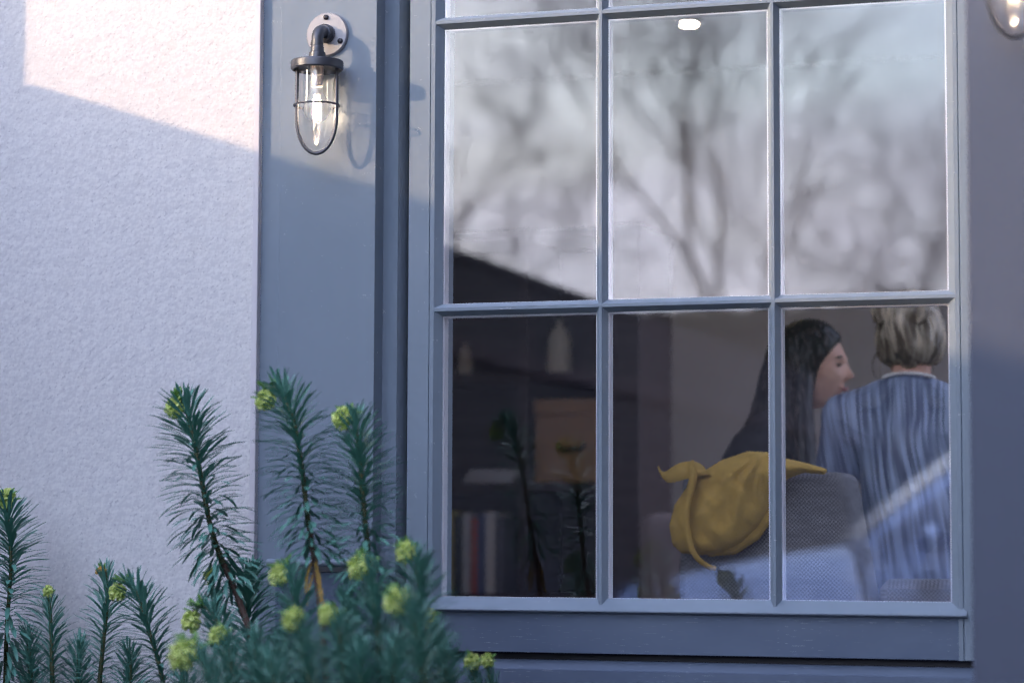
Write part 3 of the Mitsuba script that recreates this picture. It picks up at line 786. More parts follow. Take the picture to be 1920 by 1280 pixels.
for x, y in ((-1.55, 0.95), (-0.2, 0.95), (-1.55, 1.55), (-0.2, 1.55)):
    part(so, 'leg', ply(look(lathe([(0, 0), (0.02, 0), (0.028, 0.16), (0, 0.16)], 14), [x, y, FZ], [0, 0, 1]), 'm_wood', smooth=40))
tag(so, 'grey woven sofa with its back towards the window', 'sofa')


def inflate(poly, hf, hb, y0, res, amp, seed, fall=0.03):
    """a closed soft lump with the outline poly (x, z), bulging hf to the front (-y) and hb to the back"""
    pg = Polygon(poly).buffer(0)
    if pg.geom_type != 'Polygon':
        pg = max(pg.geoms, key=lambda q: q.area)
    pg = pg.buffer(-0.004).buffer(0.008).buffer(-0.004)
    ring = np.array([pg.exterior.interpolate(t).coords[0] for t in np.arange(0, pg.length, res * 0.8)])
    x0, z0, x1, z1 = pg.bounds
    gx, gz = np.meshgrid(np.arange(x0, x1, res), np.arange(z0, z1, res))
    q = np.c_[gx.ravel(), gz.ravel()]
    inn = shapely.contains_xy(pg.buffer(-res * 0.55), q[:, 0], q[:, 1])
    q = q[inn]
    P2 = np.vstack([ring, q])
    tri = Delaunay(P2).simplices
    c = P2[tri].mean(1)
    tri = tri[shapely.contains_xy(pg, c[:, 0], c[:, 1])]
    a = P2[tri]
    area = (a[:, 1, 0] - a[:, 0, 0]) * (a[:, 2, 1] - a[:, 0, 1]) - (a[:, 1, 1] - a[:, 0, 1]) * (a[:, 2, 0] - a[:, 0, 0])
    tri[area < 0] = tri[area < 0][:, ::-1]
    dist = shapely.distance(shapely.points(P2[:, 0], P2[:, 1]), pg.exterior)
    dist[:len(ring)] = 0
    w = np.sqrt(np.clip(1 - (1 - np.clip(dist / fall, 0, 1)) ** 2, 0, 1))
    nz = meshkit.fbm(np.c_[P2[:, 0] * 14 + P2[:, 1] * 10, P2[:, 1] * 5, P2[:, 0] * 0 + seed], 3, seed) - 0.5
    ox, oz = P2[:, 0] + 1.185, P2[:, 1] - 0.235
    th, rr_ = np.arctan2(oz, ox), np.hypot(ox, oz)
    cr = meshkit.fbm(np.c_[th * 4.2 + 1.5 * nz, rr_ * 5, 0 * th + seed], 2, seed) - 0.5
    yf = y0 - w * hf - w * nz * amp - w * amp * 1.1 * cr * np.clip(rr_ / 0.08, 0, 1)
    fine = meshkit.fbm(np.c_[th * 11 + 2 * nz, rr_ * 16, 0 * th + seed], 3, seed + 3) - 0.5
    yf = yf - w * fine * amp * 0.22
    yb = y0 + w * hb
    nb = len(ring)
    vf = np.c_[P2[:, 0], yf, P2[:, 1]]
    vb = np.c_[P2[:, 0], yb, P2[:, 1]]
    idx = np.r_[np.arange(nb), np.arange(len(P2), len(P2) + len(P2) - nb)]
    v = np.vstack([vf, vb[nb:]])
    f = np.vstack([tri, idx[tri][:, ::-1]])
    return trimesh.Trimesh(v, f, process=False)


sw = 'sweater'
main = [(-1.376, 0.170), (-1.339, 0.170), (-1.299, 0.194), (-1.233, 0.216), (-1.187, 0.213), (-1.141, 0.198), (-1.089, 0.186), (-1.037, 0.171), (-1.044, 0.158), (-1.096, 0.163), (-1.135, 0.148),
        (-1.161, 0.125), (-1.177, 0.086), (-1.207, 0.035), (-1.247, -0.004), (-1.299, -0.030), (-1.352, -0.037), (-1.399, -0.032), (-1.422, -0.011), (-1.430, 0.034), (-1.416, 0.086), (-1.385, 0.129)]
part(sw, 'drape', ply(inflate(main, 0.050, 0.015, 0.615, 0.0045, 0.05, 3, 0.09), 'm_mustard', smooth=True))
part(sw, 'hem_fold', ply(inflate([(-1.335, -0.041), (-1.266, -0.034), (-1.208, 0.003), (-1.168, 0.060), (-1.150, 0.120), (-1.165, 0.135), (-1.200, 0.085), (-1.260, 0.02), (-1.34, -0.02)], 0.012, 0.010, 0.628, 0.007, 0.01, 5, 0.02), 'm_mustard', smooth=True))
# collar flap: a curled strip of cloth
cu = spline([(-1.449, 0.585, 0.180), (-1.425, 0.560, 0.166), (-1.395, 0.545, 0.182), (-1.362, 0.548, 0.190), (-1.335, 0.575, 0.178)], 26)
wv = np.linspace(0, 1, 26)
lower = cu + np.c_[0.02 * wv, -0.004 + 0 * wv, -0.004 - 0.036 * np.sin(wv * PI * 0.85)]
vv = np.vstack([cu, (cu + lower) / 2 + [0, -0.008, 0], lower, lower + [0, 0.006, 0], (cu + lower) / 2 + [0, -0.001, 0], cu + [0, 0.006, 0]])
ff = []
for r_ in range(6):
    for i in range(25):
        a, b_ = r_ * 26 + i, ((r_ + 1) % 6) * 26 + i
        ff += [[a, b_, b_ + 1], [a, b_ + 1, a + 1]]
part(sw, 'collar', ply(trimesh.Trimesh(vv, np.array(ff), process=False), 'm_mustard', smooth=True))
part(sw, 'drawstring', ply(tube(spline([(-1.361, 0.545, 0.188), (-1.352, 0.543, 0.157), (-1.361, 0.540, 0.105), (-1.368, 0.540, 0.06), (-1.364, 0.540, 0.015), (-1.352, 0.545, -0.03), (-1.333, 0.560, -0.055), (-1.306, 0.580, -0.069)], 40), np.linspace(0.011, 0.006, 40), 8), 'm_mustard', smooth=True))
tag(sw, 'mustard yellow sweater draped over the back of the grey sofa', 'sweater')

# cushion of the armchair behind
k = 'armchair'
cm = m3.Manifold.batch_hull([sph(p, 0.05) for p in [(-1.80, 1.95, -0.40), (-1.80, 1.95, 0.03), (-1.45, 1.95, -0.40), (-1.45, 1.95, 0.03), (-1.80, 2.04, -0.40), (-1.80, 2.06, 0.03), (-1.45, 2.04, -0.40), (-1.45, 2.06, 0.03)]]).refine_to_length(0.03).to_mesh()
cm = trimesh.Trimesh(cm.vert_properties[:, :3], cm.tri_verts)
part(k, 'back_rest', ply(cm, 'm_cushion', smooth=True))
part(k, 'seat', ply(box(-1.86, -1.39, 1.72, 1.898, FZ + 0.1, -0.25, 0.02), 'm_cushion', smooth=40))
for x in (-1.83, -1.42):
    for y in (1.75, 2.06):
        part(k, 'leg', ply(look(lathe([(0, 0), (0.014, 0), (0.018, 0.22), (0, 0.22)], 12), [x, y, FZ], [0, 0, 1]), 'm_wood', smooth=40))
tag(k, 'pinkish grey upholstered armchair back seen left of the mustard sweater', 'armchair')


# ---------------------------------------------------------------- people
def head_mesh():
    """a head about the origin, face towards +x, 0.235 m tall"""
    m = trimesh.creation.icosphere(subdivisions=5, radius=1.0)
    d = m.vertices.copy()
    v = d * np.array([0.098, 0.076, 0.118])
    z, x, y = d[:, 2], d[:, 0], d[:, 1]
    low = np.clip(-z - 0.1, 0, 1)
    v[:, 1] *= 1 - 0.35 * low ** 1.2
    back = np.clip(-x, 0, 1)
    v[:, 2] += 0.05 * back * low                      # the skull ends higher at the back
    v[:, 0] += 0.012 * low * np.clip(x, 0, 1)
    # features, as bumps along x on the front
    Y, Z = v[:, 1].copy(), v[:, 2].copy()
    fr = np.clip(x, 0, 1) ** 0.5 * (x > 0)
    def b(y0, z0, sy, sz, h):
        v[:, 0] += fr * h * np.exp(-((Y - y0) / sy) ** 2 - ((Z - z0) / sz) ** 2)
    b(0, -0.022, 0.009, 0.013, 0.020); b(0, -0.004, 0.007, 0.020, 0.011)      # nose
    b(0, 0.028, 0.045, 0.012, 0.005)                                          # brow
    for s in (-1, 1):
        b(s * 0.031, 0.006, 0.014, 0.009, -0.010)                             # eye sockets
        b(s * 0.035, -0.028, 0.018, 0.016, 0.005)                             # cheeks
        b(s * 0.011, -0.026, 0.006, 0.006, 0.004)
    b(0, -0.055, 0.020, 0.006, 0.007); b(0, -0.067, 0.016, 0.006, 0.006); b(0, -0.0605, 0.022, 0.0025, -0.004)   # lips
    b(0, -0.098, 0.020, 0.014, 0.010)                                         # chin
    m.vertices = v
    ears = []
    for s in (-1, 1):
        e = trimesh.creation.icosphere(subdivisions=3, radius=1.0)
        e.vertices *= [0.017, 0.006, 0.030]
        e.vertices[:, 1] += s * 0.35 * np.abs(e.vertices[:, 0]) * (e.vertices[:, 0] < 0)
        e.apply_translation([-0.012, s * 0.074, -0.008])
        ears.append(e)
    return m, ears


def hand(bl, wrist, direction, palm_n, side):
    """palm and five bent fingers; side +1 puts the thumb at +cross"""
    d = np.array(direction, float); d /= np.linalg.norm(d)
    nrm = np.array(palm_n, float); nrm -= d * (nrm @ d); nrm /= np.linalg.norm(nrm)
    s = np.cross(nrm, d) * side
    w = np.array(wrist, float)
    k0 = w + d * 0.085
    for j, (o, l) in enumerate(((-0.030, 0.062), (-0.010, 0.076), (0.010, 0.080), (0.029, 0.070))):
        a = k0 - s * o * -1
        bl.append((w + d * 0.02 + s * o * 0.6, 0.013, a, 0.0125))
        p1 = a + d * l * 0.5 + nrm * l * 0.12
        p2 = p1 + d * l * 0.30 + nrm * l * 0.28
        p3 = p2 + d * l * 0.12 + nrm * l * 0.26
        bl += [(a, 0.0098, p1, 0.0092), (p1, 0.0092, p2, 0.0085), (p2, 0.0085, p3, 0.0078)]
    bl.append((w + d * 0.02 - s * 0.02, 0.013, w + d * 0.02 + s * 0.02, 0.013))
    t0 = w + d * 0.025 + s * 0.028
    t1 = t0 + d * 0.032 + s * 0.024 + nrm * 0.012
    t2 = t1 + d * 0.028 + s * 0.006 + nrm * 0.010
    bl += [(t0, 0.0125, t1, 0.0105), (t1, 0.0105, t2, 0.0088)]


def rot_face(fwd, tilt=0.0, roll=0.0):
    f = np.array(fwd, float); f /= np.linalg.norm(f)
    y = np.cross([0, 0, 1], f); y /= np.linalg.norm(y)
    z = np.cross(f, y)
    M = np.eye(4)
    M[:3, 0], M[:3, 1], M[:3, 2] = f, y, z
    return M @ trimesh.transformations.rotation_matrix(roll, [1, 0, 0])


def person(J, head_c, face, roll, label, top_mat, trousers_mat):
    key = free('person')
    V = lambda n: np.array(J[n], float)
    bl = []
    for s in 'LR':
        bl += [(V('hip' + s), 0.085, V('knee' + s), 0.058), (V('knee' + s), 0.056, V('ank' + s), 0.038), (V('ank' + s), 0.036, V('toe' + s), 0.026),
               (V('sh' + s), 0.050, V('elb' + s), 0.038), (V('elb' + s), 0.038, V('wr' + s), 0.025)]
        hand(bl, V('wr' + s), V('hd' + s), V('pn' + s), 1 if s == 'L' else -1)
    torso = [(V('hipL'), 0.11, V('hipR'), 0.11), ((V('hipL') + V('hipR')) / 2, 0.115, V('waist'), 0.105), (V('waist'), 0.105, V('chest'), 0.115),
             (V('chest'), 0.11, V('neck'), 0.058), (V('shL'), 0.056, V('chest'), 0.10), (V('shR'), 0.056, V('chest'), 0.10), (V('shL'), 0.052, V('neck'), 0.045), (V('shR'), 0.052, V('neck'), 0.045)]
    hc = np.array(head_c, float)
    M = rot_face(face, 0, roll); M[:3, 3] = hc
    nk_top = (M @ np.array([-0.030, 0, -0.065, 1]))[:3]
    bl += torso + [(V('neck'), 0.052, nk_top, 0.050)]
    body = bones(bl, 0.012, 6)
    hd, ears = head_mesh()
    allb = m3.Manifold(m3.Mesh(np.asarray(body.vertices, np.float32), np.asarray(body.faces, np.uint32)))
    for q in [hd] + ears:
        q.apply_transform(M)
        allb = allb + m3.Manifold(m3.Mesh(np.asarray(q.vertices, np.float32), np.asarray(q.faces, np.uint32)))
    gm = allb.to_mesh()
    body = trimesh.Trimesh(gm.vert_properties[:, :3], gm.tri_verts)
    bk_ = part(key, 'body', ply(body, 'm_skin', smooth=True))
    for s in (-1, 1):
        e = trimesh.creation.icosphere(subdivisions=2, radius=1.0)
        e.vertices *= [0.007, 0.0135, 0.0055]
        e.apply_translation([0.0835, s * 0.031, 0.005]); e.apply_transform(M)
        part(key, 'eye', ply(e, 'm_eye', smooth=True))
        br = tube(spline([(0.088, s * 0.016, 0.024), (0.089, s * 0.032, 0.028), (0.077, s * 0.047, 0.022)], 10), 0.0032, 6)
        br.apply_transform(M)
        part(key, 'eyebrow', ply(br, 'm_darkhair', smooth=True))
    lp = tube(spline([(0.094, -0.020, -0.060), (0.1055, 0, -0.0575), (0.094, 0.020, -0.060)], 10), 0.0040, 6); lp.apply_transform(M)
    part(key, 'lips', ply(lp, 'm_lip', smooth=True))
    # clothes: shells over the same skeleton
    inf = 0.012
    tb = [(a, r + inf, b_, q + inf) for a, r, b_, q in torso if not np.allclose(b_, V('neck'))]
    tb += [(V('chest'), 0.122, V('chest') * 0.08 + V('neck') * 0.92, 0.074), (V('shL'), 0.070, V('chest') * 0.05 + V('neck') * 0.95, 0.062), (V('shR'), 0.070, V('chest') * 0.05 + V('neck') * 0.95, 0.062)]
    for s in 'LR':
        tb += [(V('sh' + s), 0.068, V('elb' + s), 0.056), (V('elb' + s), 0.056, V('elb' + s) * 0.15 + V('wr' + s) * 0.85, 0.042)]
    tm = bones(tb, 0.014, 8)
    tm.vertices += tm.vertex_normals * (0.012 * (meshkit.fbm(tm.vertices * np.array([16, 16, 6]), 3)[:, None] - 0.5))
    part(key, 'top', ply(tm, top_mat, smooth=True))
    lb = [(V('hipL'), 0.118, V('hipR'), 0.118)]
    for s in 'LR':
        lb += [(V('hip' + s), 0.100, V('knee' + s), 0.072), (V('knee' + s), 0.070, V('knee' + s) * 0.1 + V('ank' + s) * 0.9, 0.055)]
    part(key, 'trousers', ply(bones(lb, 0.02, 6), trousers_mat, smooth=True))
    for s in 'LR':
        part(key, 'shoe', ply(bones([(V('ank' + s) + [0, 0, -0.02], 0.042, V('toe' + s), 0.033)], 0.015, 3), 'm_black', smooth=True))
    tag(key, label, 'person')
    return key, M


def head_shell(M, grow, keep, noise_amp, seed, mat_name):
    """hair cap: the head's surface grown outwards where keep(local) holds"""
    hd, _ = head_mesh()
    base = hd.vertices.copy()
    m = trimesh.creation.icosphere(subdivisions=5, radius=1.0)
    d = m.vertices
    k = keep(d)
    nrm = hd.vertex_normals
    smooth_base = d * np.array([0.100, 0.078, 0.120])
    n = meshkit.fbm(np.c_[d[:, 1] * 14, d[:, 0] * 14, d[:, 2] * 3], 3, seed) - 0.5
    v = smooth_base * (1 + 0.0) + nrm * 0 + d * (grow(d) * k + noise_amp * n * k)[:, None]
    v = v * (0.80 + 0.20 * k)[:, None]
    out = trimesh.Trimesh(v, m.faces, process=False)
    out.apply_transform(M)
    return out


# the woman seen from behind
Jr = dict(hipL=(-1.005, 1.14, -0.075), hipR=(-0.835, 1.14, -0.075), kneeL=(-1.01, 1.56, -0.10), kneeR=(-0.80, 1.57, -0.10), ankL=(-1.00, 1.70, -0.56), ankR=(-0.80, 1.71, -0.56), toeL=(-1.00, 1.86, -0.618), toeR=(-0.80, 1.87, -0.618),
          waist=(-0.918, 1.12, 0.06), chest=(-0.918, 1.13, 0.235), neck=(-0.918, 1.145, 0.385), shL=(-1.078, 1.14, 0.318), shR=(-0.758, 1.14, 0.312), elbL=(-1.135, 1.20, 0.07), elbR=(-0.69, 1.20, 0.07),
          wrL=(-1.02, 1.42, 0.02), wrR=(-0.80, 1.42, 0.02), hdL=(0.5, 0.8, -0.3), hdR=(-0.5, 0.8, -0.3), pnL=(0, -0.2, -1), pnR=(0, -0.2, -1))
kr, Mr = person(Jr, (-0.922, 1.190, 0.528), (-0.38, 0.92, 0.02), 0.0, 'person seen from behind in a blue striped pleated blouse with pinned up streaky blonde hair', 'm_blouse', 'm_denim')
hair = head_shell(Mr, lambda d: 0.010 + 0.012 * np.clip(-d[:, 0], 0, 1), lambda d: 1 / (1 + np.exp(-(0.42 - d[:, 0] + 0.55 * d[:, 2] * (d[:, 2] > 0)) * 14)) * (1 / (1 + np.exp(-(d[:, 2] + 0.62) * 12))), 0.016, 4, 'm_blonde')
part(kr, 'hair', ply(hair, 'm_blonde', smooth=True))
tw = bones([(np.array([-0.930, 1.105, 0.560]), 0.052, np.array([-0.918, 1.100, 0.505]), 0.040), (np.array([-0.918, 1.100, 0.505]), 0.040, np.array([-0.912, 1.115, 0.462]), 0.024), (np.array([-0.965, 1.110, 0.600]), 0.045, np.array([-0.900, 1.100, 0.590]), 0.045)], 0.008, 5)
n_ = meshkit.fbm(np.c_[tw.vertices[:, 0] * 70, tw.vertices[:, 1] * 40, tw.vertices[:, 2] * 14], 3, 8) - 0.5
tw.vertices += tw.vertex_normals * (0.022 * n_[:, None])
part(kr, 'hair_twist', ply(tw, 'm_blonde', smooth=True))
rs = np.random.default_rng(3)
for i in range(7):
    x0 = -1.005 + 0.16 * rs.random()
    part(kr, 'hair_strand', ply(tube(spline([(x0, 1.14, 0.50), (x0 - 0.005 + rs.normal(0, 0.006), 1.135, 0.455), (x0 + rs.normal(0, 0.008), 1.13, 0.41)], 12), np.linspace(0.0022, 0.0006, 12), 5), 'm_blonde', smooth=True))
bd = []
for a in np.linspace(0, 2 * PI, 46, endpoint=False):
    s_ = trimesh.creation.icosphere(subdivisions=1, radius=0.0052)
    s_.apply_translation([-0.918 + 0.066 * math.cos(a), 1.150 + 0.064 * math.sin(a), 0.420 - 0.012 * math.sin(a)])
    bd.append(s_)
part(kr, 'necklace', ply(cat(*bd), 'm_pearl', smooth=True))

# the woman in profile
Jl = dict(hipL=(-1.46, 1.36, -0.075), hipR=(-1.36, 1.22, -0.075), kneeL=(-1.13, 1.79, -0.08), kneeR=(-1.13, 1.60, -0.08), ankL=(-1.12, 1.86, -0.56), ankR=(-1.13, 1.74, -0.56), toeL=(-1.02, 1.95, -0.618), toeR=(-1.03, 1.83, -0.618),
          waist=(-1.385, 1.34, 0.03), chest=(-1.345, 1.37, 0.185), neck=(-1.295, 1.405, 0.335), shL=(-1.400, 1.50, 0.245), shR=(-1.345, 1.23, 0.235), elbL=(-1.36, 1.58, 0.01), elbR=(-1.24, 1.20, 0.02),
          wrL=(-1.18, 1.64, -0.01), wrR=(-1.13, 1.36, 0.0), hdL=(1, 0.1, -0.2), hdR=(0.8, 0.6, -0.1), pnL=(0, 0, -1), pnR=(0, 0, -1))
kl, Ml = person(Jl, (-1.232, 1.430, 0.478), (0.93, 0.07, -0.05), -0.03, 'person in a black top with long dark hair turned in profile towards the other', 'm_black', 'm_black')
hair = head_shell(Ml, lambda d: 0.011 + 0.010 * np.clip(-d[:, 0], 0, 1), lambda d: 1 / (1 + np.exp(-(0.40 - d[:, 0] + 0.75 * np.clip(d[:, 2], 0, 1) - 0.35 * np.clip(-d[:, 2], 0, 1)) * 14)), 0.008, 6, 'm_darkhair')
part(kl, 'hair', ply(hair, 'm_darkhair', smooth=True))
fall = bones([(np.array([-1.285, 1.43, 0.50]), 0.072, np.array([-1.325, 1.38, 0.33]), 0.066), (np.array([-1.325, 1.38, 0.33]), 0.066, np.array([-1.395, 1.32, 0.18]), 0.055), (np.array([-1.395, 1.32, 0.18]), 0.055, np.array([-1.42, 1.30, 0.02]), 0.025),
              (np.array([-1.235, 1.365, 0.48]), 0.026, np.array([-1.240, 1.335, 0.36]), 0.032), (np.array([-1.240, 1.335, 0.36]), 0.034, np.array([-1.225, 1.30, 0.20]), 0.036), (np.array([-1.225, 1.30, 0.20]), 0.036, np.array([-1.215, 1.27, 0.05]), 0.018),
              (np.array([-1.285, 1.40, 0.42]), 0.06, np.array([-1.28, 1.31, 0.24]), 0.050)], 0.012, 6)
n_ = meshkit.fbm(np.c_[fall.vertices[:, 0] * 60, fall.vertices[:, 1] * 60, fall.vertices[:, 2] * 6], 3, 2) - 0.5
fall.vertices += fall.vertex_normals * (0.010 * n_[:, None])
part(kl, 'long_hair', ply(fall, 'm_darkhair', smooth=True))

# ---------------------------------------------------------------- the garden in front of the house, seen mirrored in the panes
gw = 'garden_wall'
part(gw, 'wall_body', ply(box(-3.75, -3.46, -15.5, -0.535, GZ, 1.225), 'm_gardenwall'))
part(gw, 'coping', ply(box(-3.78, -3.45, -15.53, -0.530, 1.2255, 1.28, 0.006), 'm_gardenwall'))
scene['m_rail'] = two(principled((0.10, 0.07, 0.085), 0.6))
part(gw, 'rail', ply(box(-3.4595, -3.42, -15.4, -0.535, 0.80, 0.89, 0.004), 'm_rail'))
tag(gw, 'dark garden wall with a coping, mirrored as a dark slope in the left panes', 'wall')


def hedge(key, x0, x1, y0, y1, z1, n, seed, label):
    r2 = np.random.default_rng(seed)
    p = np.c_[r2.uniform(x0, x1, n), r2.uniform(y0, y1, n), GZ + (z1 - GZ) * r2.uniform(0, 1, n) ** 0.6]
    p[:, 2] += 0.5 * (meshkit.fbm(np.c_[p[:, 0] * 0.5, p[:, 1] * 0.5, p[:, 1] * 0], 3, seed) - 0.5)
    a = r2.normal(0, 1, (n, 3)); a /= np.linalg.norm(a, axis=1, keepdims=True)
    b = np.cross(a, r2.normal(0, 1, (n, 3))); b /= np.linalg.norm(b, axis=1, keepdims=True)
    s = r2.uniform(0.06, 0.13, (n, 1))
    v = np.stack([p - a * s, p + b * s * 0.5, p + a * s, p - b * s * 0.5], 1).reshape(-1, 3)
    i = np.arange(n)[:, None] * 4
    f = np.vstack([i + [0, 1, 2], i + [0, 2, 3]])
    part(key, 'foliage', ply(trimesh.Trimesh(v, f, process=False), 'm_hedge'))
    tr = cat(*[tube([(x, (y0 + y1) / 2, GZ), (x + 0.1, (y0 + y1) / 2, GZ + (z1 - GZ) * 0.7)], [0.05, 0.02], 6) for x in np.arange(x0 + 0.5, x1, 0.9)])
    part(key, 'stem', ply(tr, 'm_bark'))
    tag(key, label, 'hedge')


hedge('hedge', -12.0, 1.5, -23.0, -21.4, 2.75, 70000, 5, 'green hedge beyond the garden wall, mirrored in the middle panes')


def limbs(seg, sides):
    """tapering prisms for segments (p0, p1, r0, r1), as one mesh"""
    A = np.array([q[0] for q in seg]); B = np.array([q[1] for q in seg])
    ra, rb = np.array([q[2] for q in seg]), np.array([q[3] for q in seg])
    t = B - A; t /= np.linalg.norm(t, axis=1, keepdims=True) + 1e-9
    a = np.cross(t, [0.31, 0.17, 0.93]); a /= np.linalg.norm(a, axis=1, keepdims=True) + 1e-9
    b = np.cross(t, a)
    ang = np.arange(sides) * 2 * PI / sides
    ring = np.cos(ang)[None, :, None] * a[:, None] + np.sin(ang)[None, :, None] * b[:, None]
    v = np.concatenate([A[:, None] + ring * ra[:, None, None], B[:, None] + ring * rb[:, None, None]], 1).reshape(-1, 3)
    j = np.arange(sides); k = (j + 1) % sides
    q = np.vstack([np.stack([j, k, k + sides], 1), np.stack([j, k + sides, j + sides], 1)])
    f = (np.arange(len(A)) * 2 * sides)[:, None, None] + q[None]
    return trimesh.Trimesh(v, f.reshape(-1, 3), process=False)


def bare_tree(x, y, h, seed, label, spread=0.42, thick=0.0105, levels=8):
    key = free('bare_tree')
    r2 = np.random.default_rng(seed)
    trunk, crown, twigs = [], [], []

    def grow(p, d, L, r, lev):
        n = 4 if lev < 4 else 3
        pts, dd = [p], d
        r1 = r * 0.72 if lev < levels else r * 0.4
        rr = np.linspace(r, r1, n + 1)
        for i in range(n):
            dd = dd + r2.normal(0, 0.09 + 0.02 * lev, 3); dd[2] += 0.05
            dd = dd / np.linalg.norm(dd)
            pts.append(pts[-1] + dd * L / n)
            (trunk if lev == 0 else crown if lev < 4 else twigs).append((pts[-2], pts[-1], rr[i], rr[i + 1]))
        if lev >= levels:
            return
        k = 3 if lev <= 4 or (lev == 5 and r2.random() < 0.5) else 2
        for c in range(k):
            az = r2.uniform(0, 2 * PI)
            e1 = np.cross(dd, [0.3, 0.2, 1]); e1 /= np.linalg.norm(e1); e2 = np.cross(dd, e1)
            sp = spread * r2.uniform(0.5, 1.5) * (0.45 if c == 0 else 1.0)
            nd = dd * math.cos(sp) + (e1 * math.cos(az) + e2 * math.sin(az)) * math.sin(sp)
            at_ = pts[-1] if c == 0 else pts[int(r2.integers(1, n + 1))]
            grow(at_, nd, L * r2.uniform(0.62, 0.86), max(r1 * (0.85 if c == 0 else 0.60), 0.0045), lev + 1)

    grow(np.array([x, y, GZ - 0.02]), np.array([0.02, 0, 1.0]), h * 0.27, h * thick, 0)
    part(key, 'trunk', ply(limbs(trunk, 9), 'm_bark', smooth=True))
    part(key, 'crown', ply(limbs(crown, 6), 'm_bark', smooth=True))
    part(key, 'twigs', ply(limbs(twigs, 3), 'm_twig'))
    labels[key + '__twigs'] = {'kind': 'stuff'}
    tag(key, label, 'tree', 'bare trees mirrored in the panes')


bare_tree(-6.5, -24.0, 10.5, 11, 'bare tree mirrored in the middle panes, its trunk standing upright there')
bare_tree(-9.8, -23.0, 8.5, 12, 'dark twiggy tree mirrored in the upper left pane', 0.55)
bare_tree(-3.9, -25.0, 8.0, 13, 'bare tree mirrored in the upper right pane', 0.45)
bare_tree(-5.3, -34.0, 10.0, 15, 'distant bare tree mirrored right of the upright trunk', 0.5)


def conifer(x, y, h, r, seed, label):
    key = free('conifer')
    r2 = np.random.default_rng(seed)
    n = 9000
    t = r2.uniform(0, 1, n) ** 0.7
    rad = r * (1 - t) ** 0.9 * (0.75 + 0.35 * np.sin(t * 60 + r2.uniform(0, 1, n)))
    a = r2.uniform(0, 2 * PI, n)
    q = np.sqrt(r2.uniform(0.35, 1, n))
    p = np.c_[x + rad * q * np.cos(a), y + rad * q * np.sin(a), GZ + 0.6 + (h - 0.6) * t]
    u = np.c_[np.cos(a), np.sin(a), -0.5 + r2.normal(0, 0.2, n)]
    u /= np.linalg.norm(u, axis=1, keepdims=True)
    w = np.cross(u, r2.normal(0, 1, (n, 3))); w /= np.linalg.norm(w, axis=1, keepdims=True)
    sz = r2.uniform(0.22, 0.5, (n, 1))
    v = np.stack([p - u * sz, p + w * sz * 0.45, p + u * sz, p - w * sz * 0.45], 1).reshape(-1, 3)
    i = np.arange(n)[:, None] * 4
    part(key, 'crown', ply(trimesh.Trimesh(v, np.vstack([i + [0, 1, 2], i + [0, 2, 3]]), process=False), 'm_hedge'))
    part(key, 'trunk', ply(tube([(x, y, GZ), (x, y, GZ + h * 0.5), (x, y, GZ + h * 0.97)], [0.22, 0.13, 0.02], 9), 'm_bark', smooth=True))
    tag(key, label, 'tree', 'conifers beyond the garden wall')


conifer(-12.4, -13.2, 15.0, 2.6, 31, 'tall dark conifer beyond the garden wall, the one nearer the sun')
conifer(-11.2, -18.5, 16.0, 2.3, 32, 'tall dark conifer beyond the garden wall, the one farther from the sun')


# parked car behind the photographer
ca = 'parked_car'
prof = [(-2.18, 0.34), (-2.24, 0.55), (-2.22, 0.74), (-2.10, 0.86), (-1.3, 1.02), (-0.95, 1.07), (-0.30, 1.58), (0.0, 1.66), (1.1, 1.66), (1.75, 1.55), (2.05, 1.05), (2.12, 0.80), (2.10, 0.40), (1.9, 0.30), (-1.9, 0.28)]
sec = [(-0.88, 0.25), (-0.92, 0.45), (-0.94, 0.62), (-0.90, 0.80), (-0.81, 0.98), (-0.77, 1.08), (-0.66, 1.55), (-0.58, 1.66), (0.58, 1.66), (0.66, 1.55), (0.77, 1.08), (0.81, 0.98), (0.90, 0.80), (0.94, 0.62), (0.92, 0.45), (0.88, 0.25)]
pe = m3.CrossSection([prof[::-1]]).extrude(2.4).rotate((90, 0, 0)).translate((0, 1.2, 0))
se = m3.CrossSection([sec[::-1]]).extrude(5.0).rotate((90, 0, 90)).translate((-2.5, 0, 0))
sec2 = [(-0.88, 0.25), (-0.93, 0.45), (-0.94, 0.62), (-0.86, 0.78), (-0.68, 0.92), (-0.40, 1.03), (0, 1.09), (0.40, 1.03), (0.68, 0.92), (0.86, 0.78), (0.94, 0.62), (0.93, 0.45), (0.88, 0.25)]
se2 = m3.CrossSection([sec2[::-1]]).extrude(5.0).rotate((90, 0, 90)).translate((-2.5, 0, 0))
front_part = m3.Manifold.cube((1.9, 4, 4)).translate((-2.82, -2, -1))
bd_ = (pe ^ se - front_part) + (pe ^ se2 ^ front_part)
for wx in (-1.35, 1.35):
    for sy in (-1, 1):
        bd_ = bd_ - m3.Manifold.cylinder(0.5, 0.37, 0.37, 32).rotate((90, 0, 0)).translate((wx, sy * 0.93 + 0.25, 0.34))
bg = bd_.refine_to_length(0.08).to_mesh()
bmesh = trimesh.Trimesh(bg.vert_properties[:, :3], bg.tri_verts)
trimesh.smoothing.filter_taubin(bmesh, lamb=0.5, nu=0.53, iterations=8)
MC = trimesh.transformations.rotation_matrix(math.radians(-14), [0, 0, 1])
MC[:3, 3] = (-1.21, -7.32, GZ)


def car(name, m, mat, smooth=40, parent=None):
    m = m.copy(); m.apply_transform(MC)
    return part(parent or ca, name, ply(m, mat, smooth=smooth))


car('body', bmesh, 'm_carpaint', True)


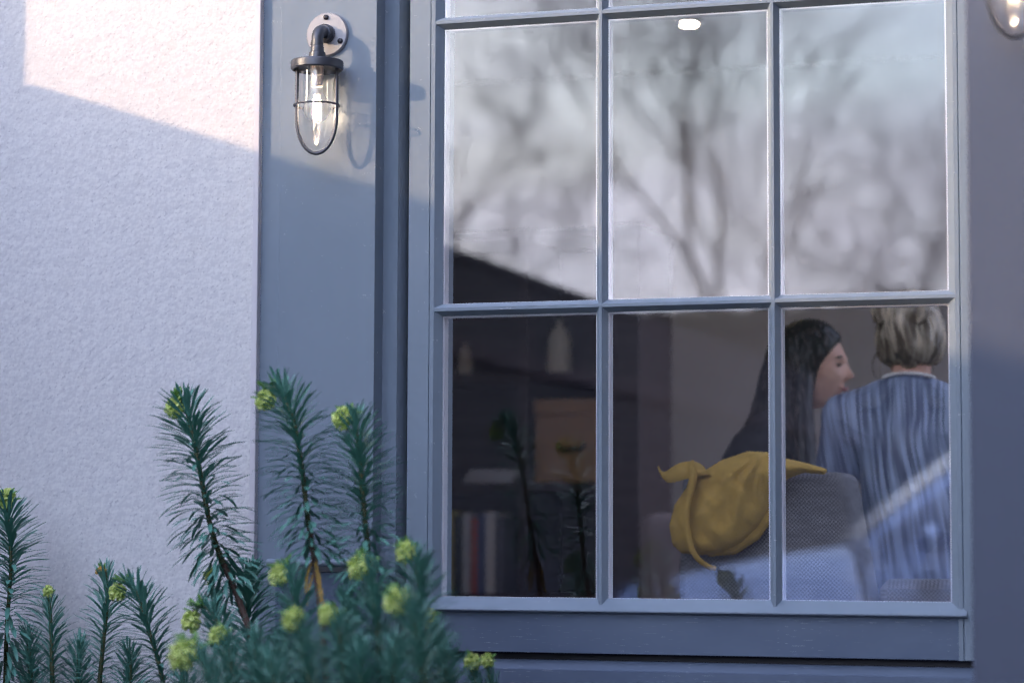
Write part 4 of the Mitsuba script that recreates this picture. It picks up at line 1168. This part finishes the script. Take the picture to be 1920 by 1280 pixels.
def quad_slab(pts, t):
    p = np.array(pts, float)
    n = np.cross(p[1] - p[0], p[2] - p[0]); n /= np.linalg.norm(n)
    v = np.vstack([p + n * t, p - n * t])
    return trimesh.Trimesh(v).convex_hull


car('windscreen', quad_slab([(-0.93, -0.72, 1.10), (-0.93, 0.72, 1.10), (-0.33, 0.60, 1.565), (-0.33, -0.60, 1.565)], 0.012), 'm_windscreen')
car('rear_window', quad_slab([(2.03, -0.66, 1.12), (2.03, 0.66, 1.12), (1.79, 0.58, 1.50), (1.79, -0.58, 1.50)], 0.012), 'm_carglass')
for s in (-1, 1):
    car('side_window', quad_slab([(-0.62, s * 0.808, 1.10), (0.38, s * 0.808, 1.10), (0.38, s * 0.675, 1.52), (-0.20, s * 0.675, 1.52)], 0.010), 'm_carglass')
    car('side_window', quad_slab([(0.46, s * 0.808, 1.10), (1.70, s * 0.808, 1.10), (1.50, s * 0.675, 1.52), (0.46, s * 0.675, 1.52)], 0.010), 'm_carglass')
    hl = trimesh.creation.icosphere(subdivisions=3, radius=1.0); hl.vertices *= [0.10, 0.16, 0.09]; hl.apply_translation([-2.10, s * 0.66, 0.68])
    car('headlight', hl, 'm_lens')
    mr = trimesh.creation.icosphere(subdivisions=3, radius=1.0); mr.vertices *= [0.07, 0.11, 0.08]; mr.apply_translation([-0.60, s * 0.98, 1.10])
    car('mirror', mr, 'm_carpaint')
    for wx in (-1.35, 1.35):
        w = look(lathe([(0.20, -0.10), (0.32, -0.10), (0.34, -0.07), (0.34, 0.07), (0.32, 0.10), (0.20, 0.10)], 32), [wx, s * 0.80, 0.34], [0, s, 0])
        wk = car('wheel', w, 'm_rubber', 30)
        rim = look(cat(lathe([(0.0, 0.07), (0.05, 0.085), (0.06, 0.06), (0.18, 0.05), (0.205, 0.09), (0.205, -0.08), (0, -0.08)], 30)), [wx, s * 0.80, 0.34], [0, s, 0])
        car('rim', rim, 'm_rim', 30, wk)
tag(ca, 'blue parked car mirrored as a pale blue wedge in the lower panes', 'car')
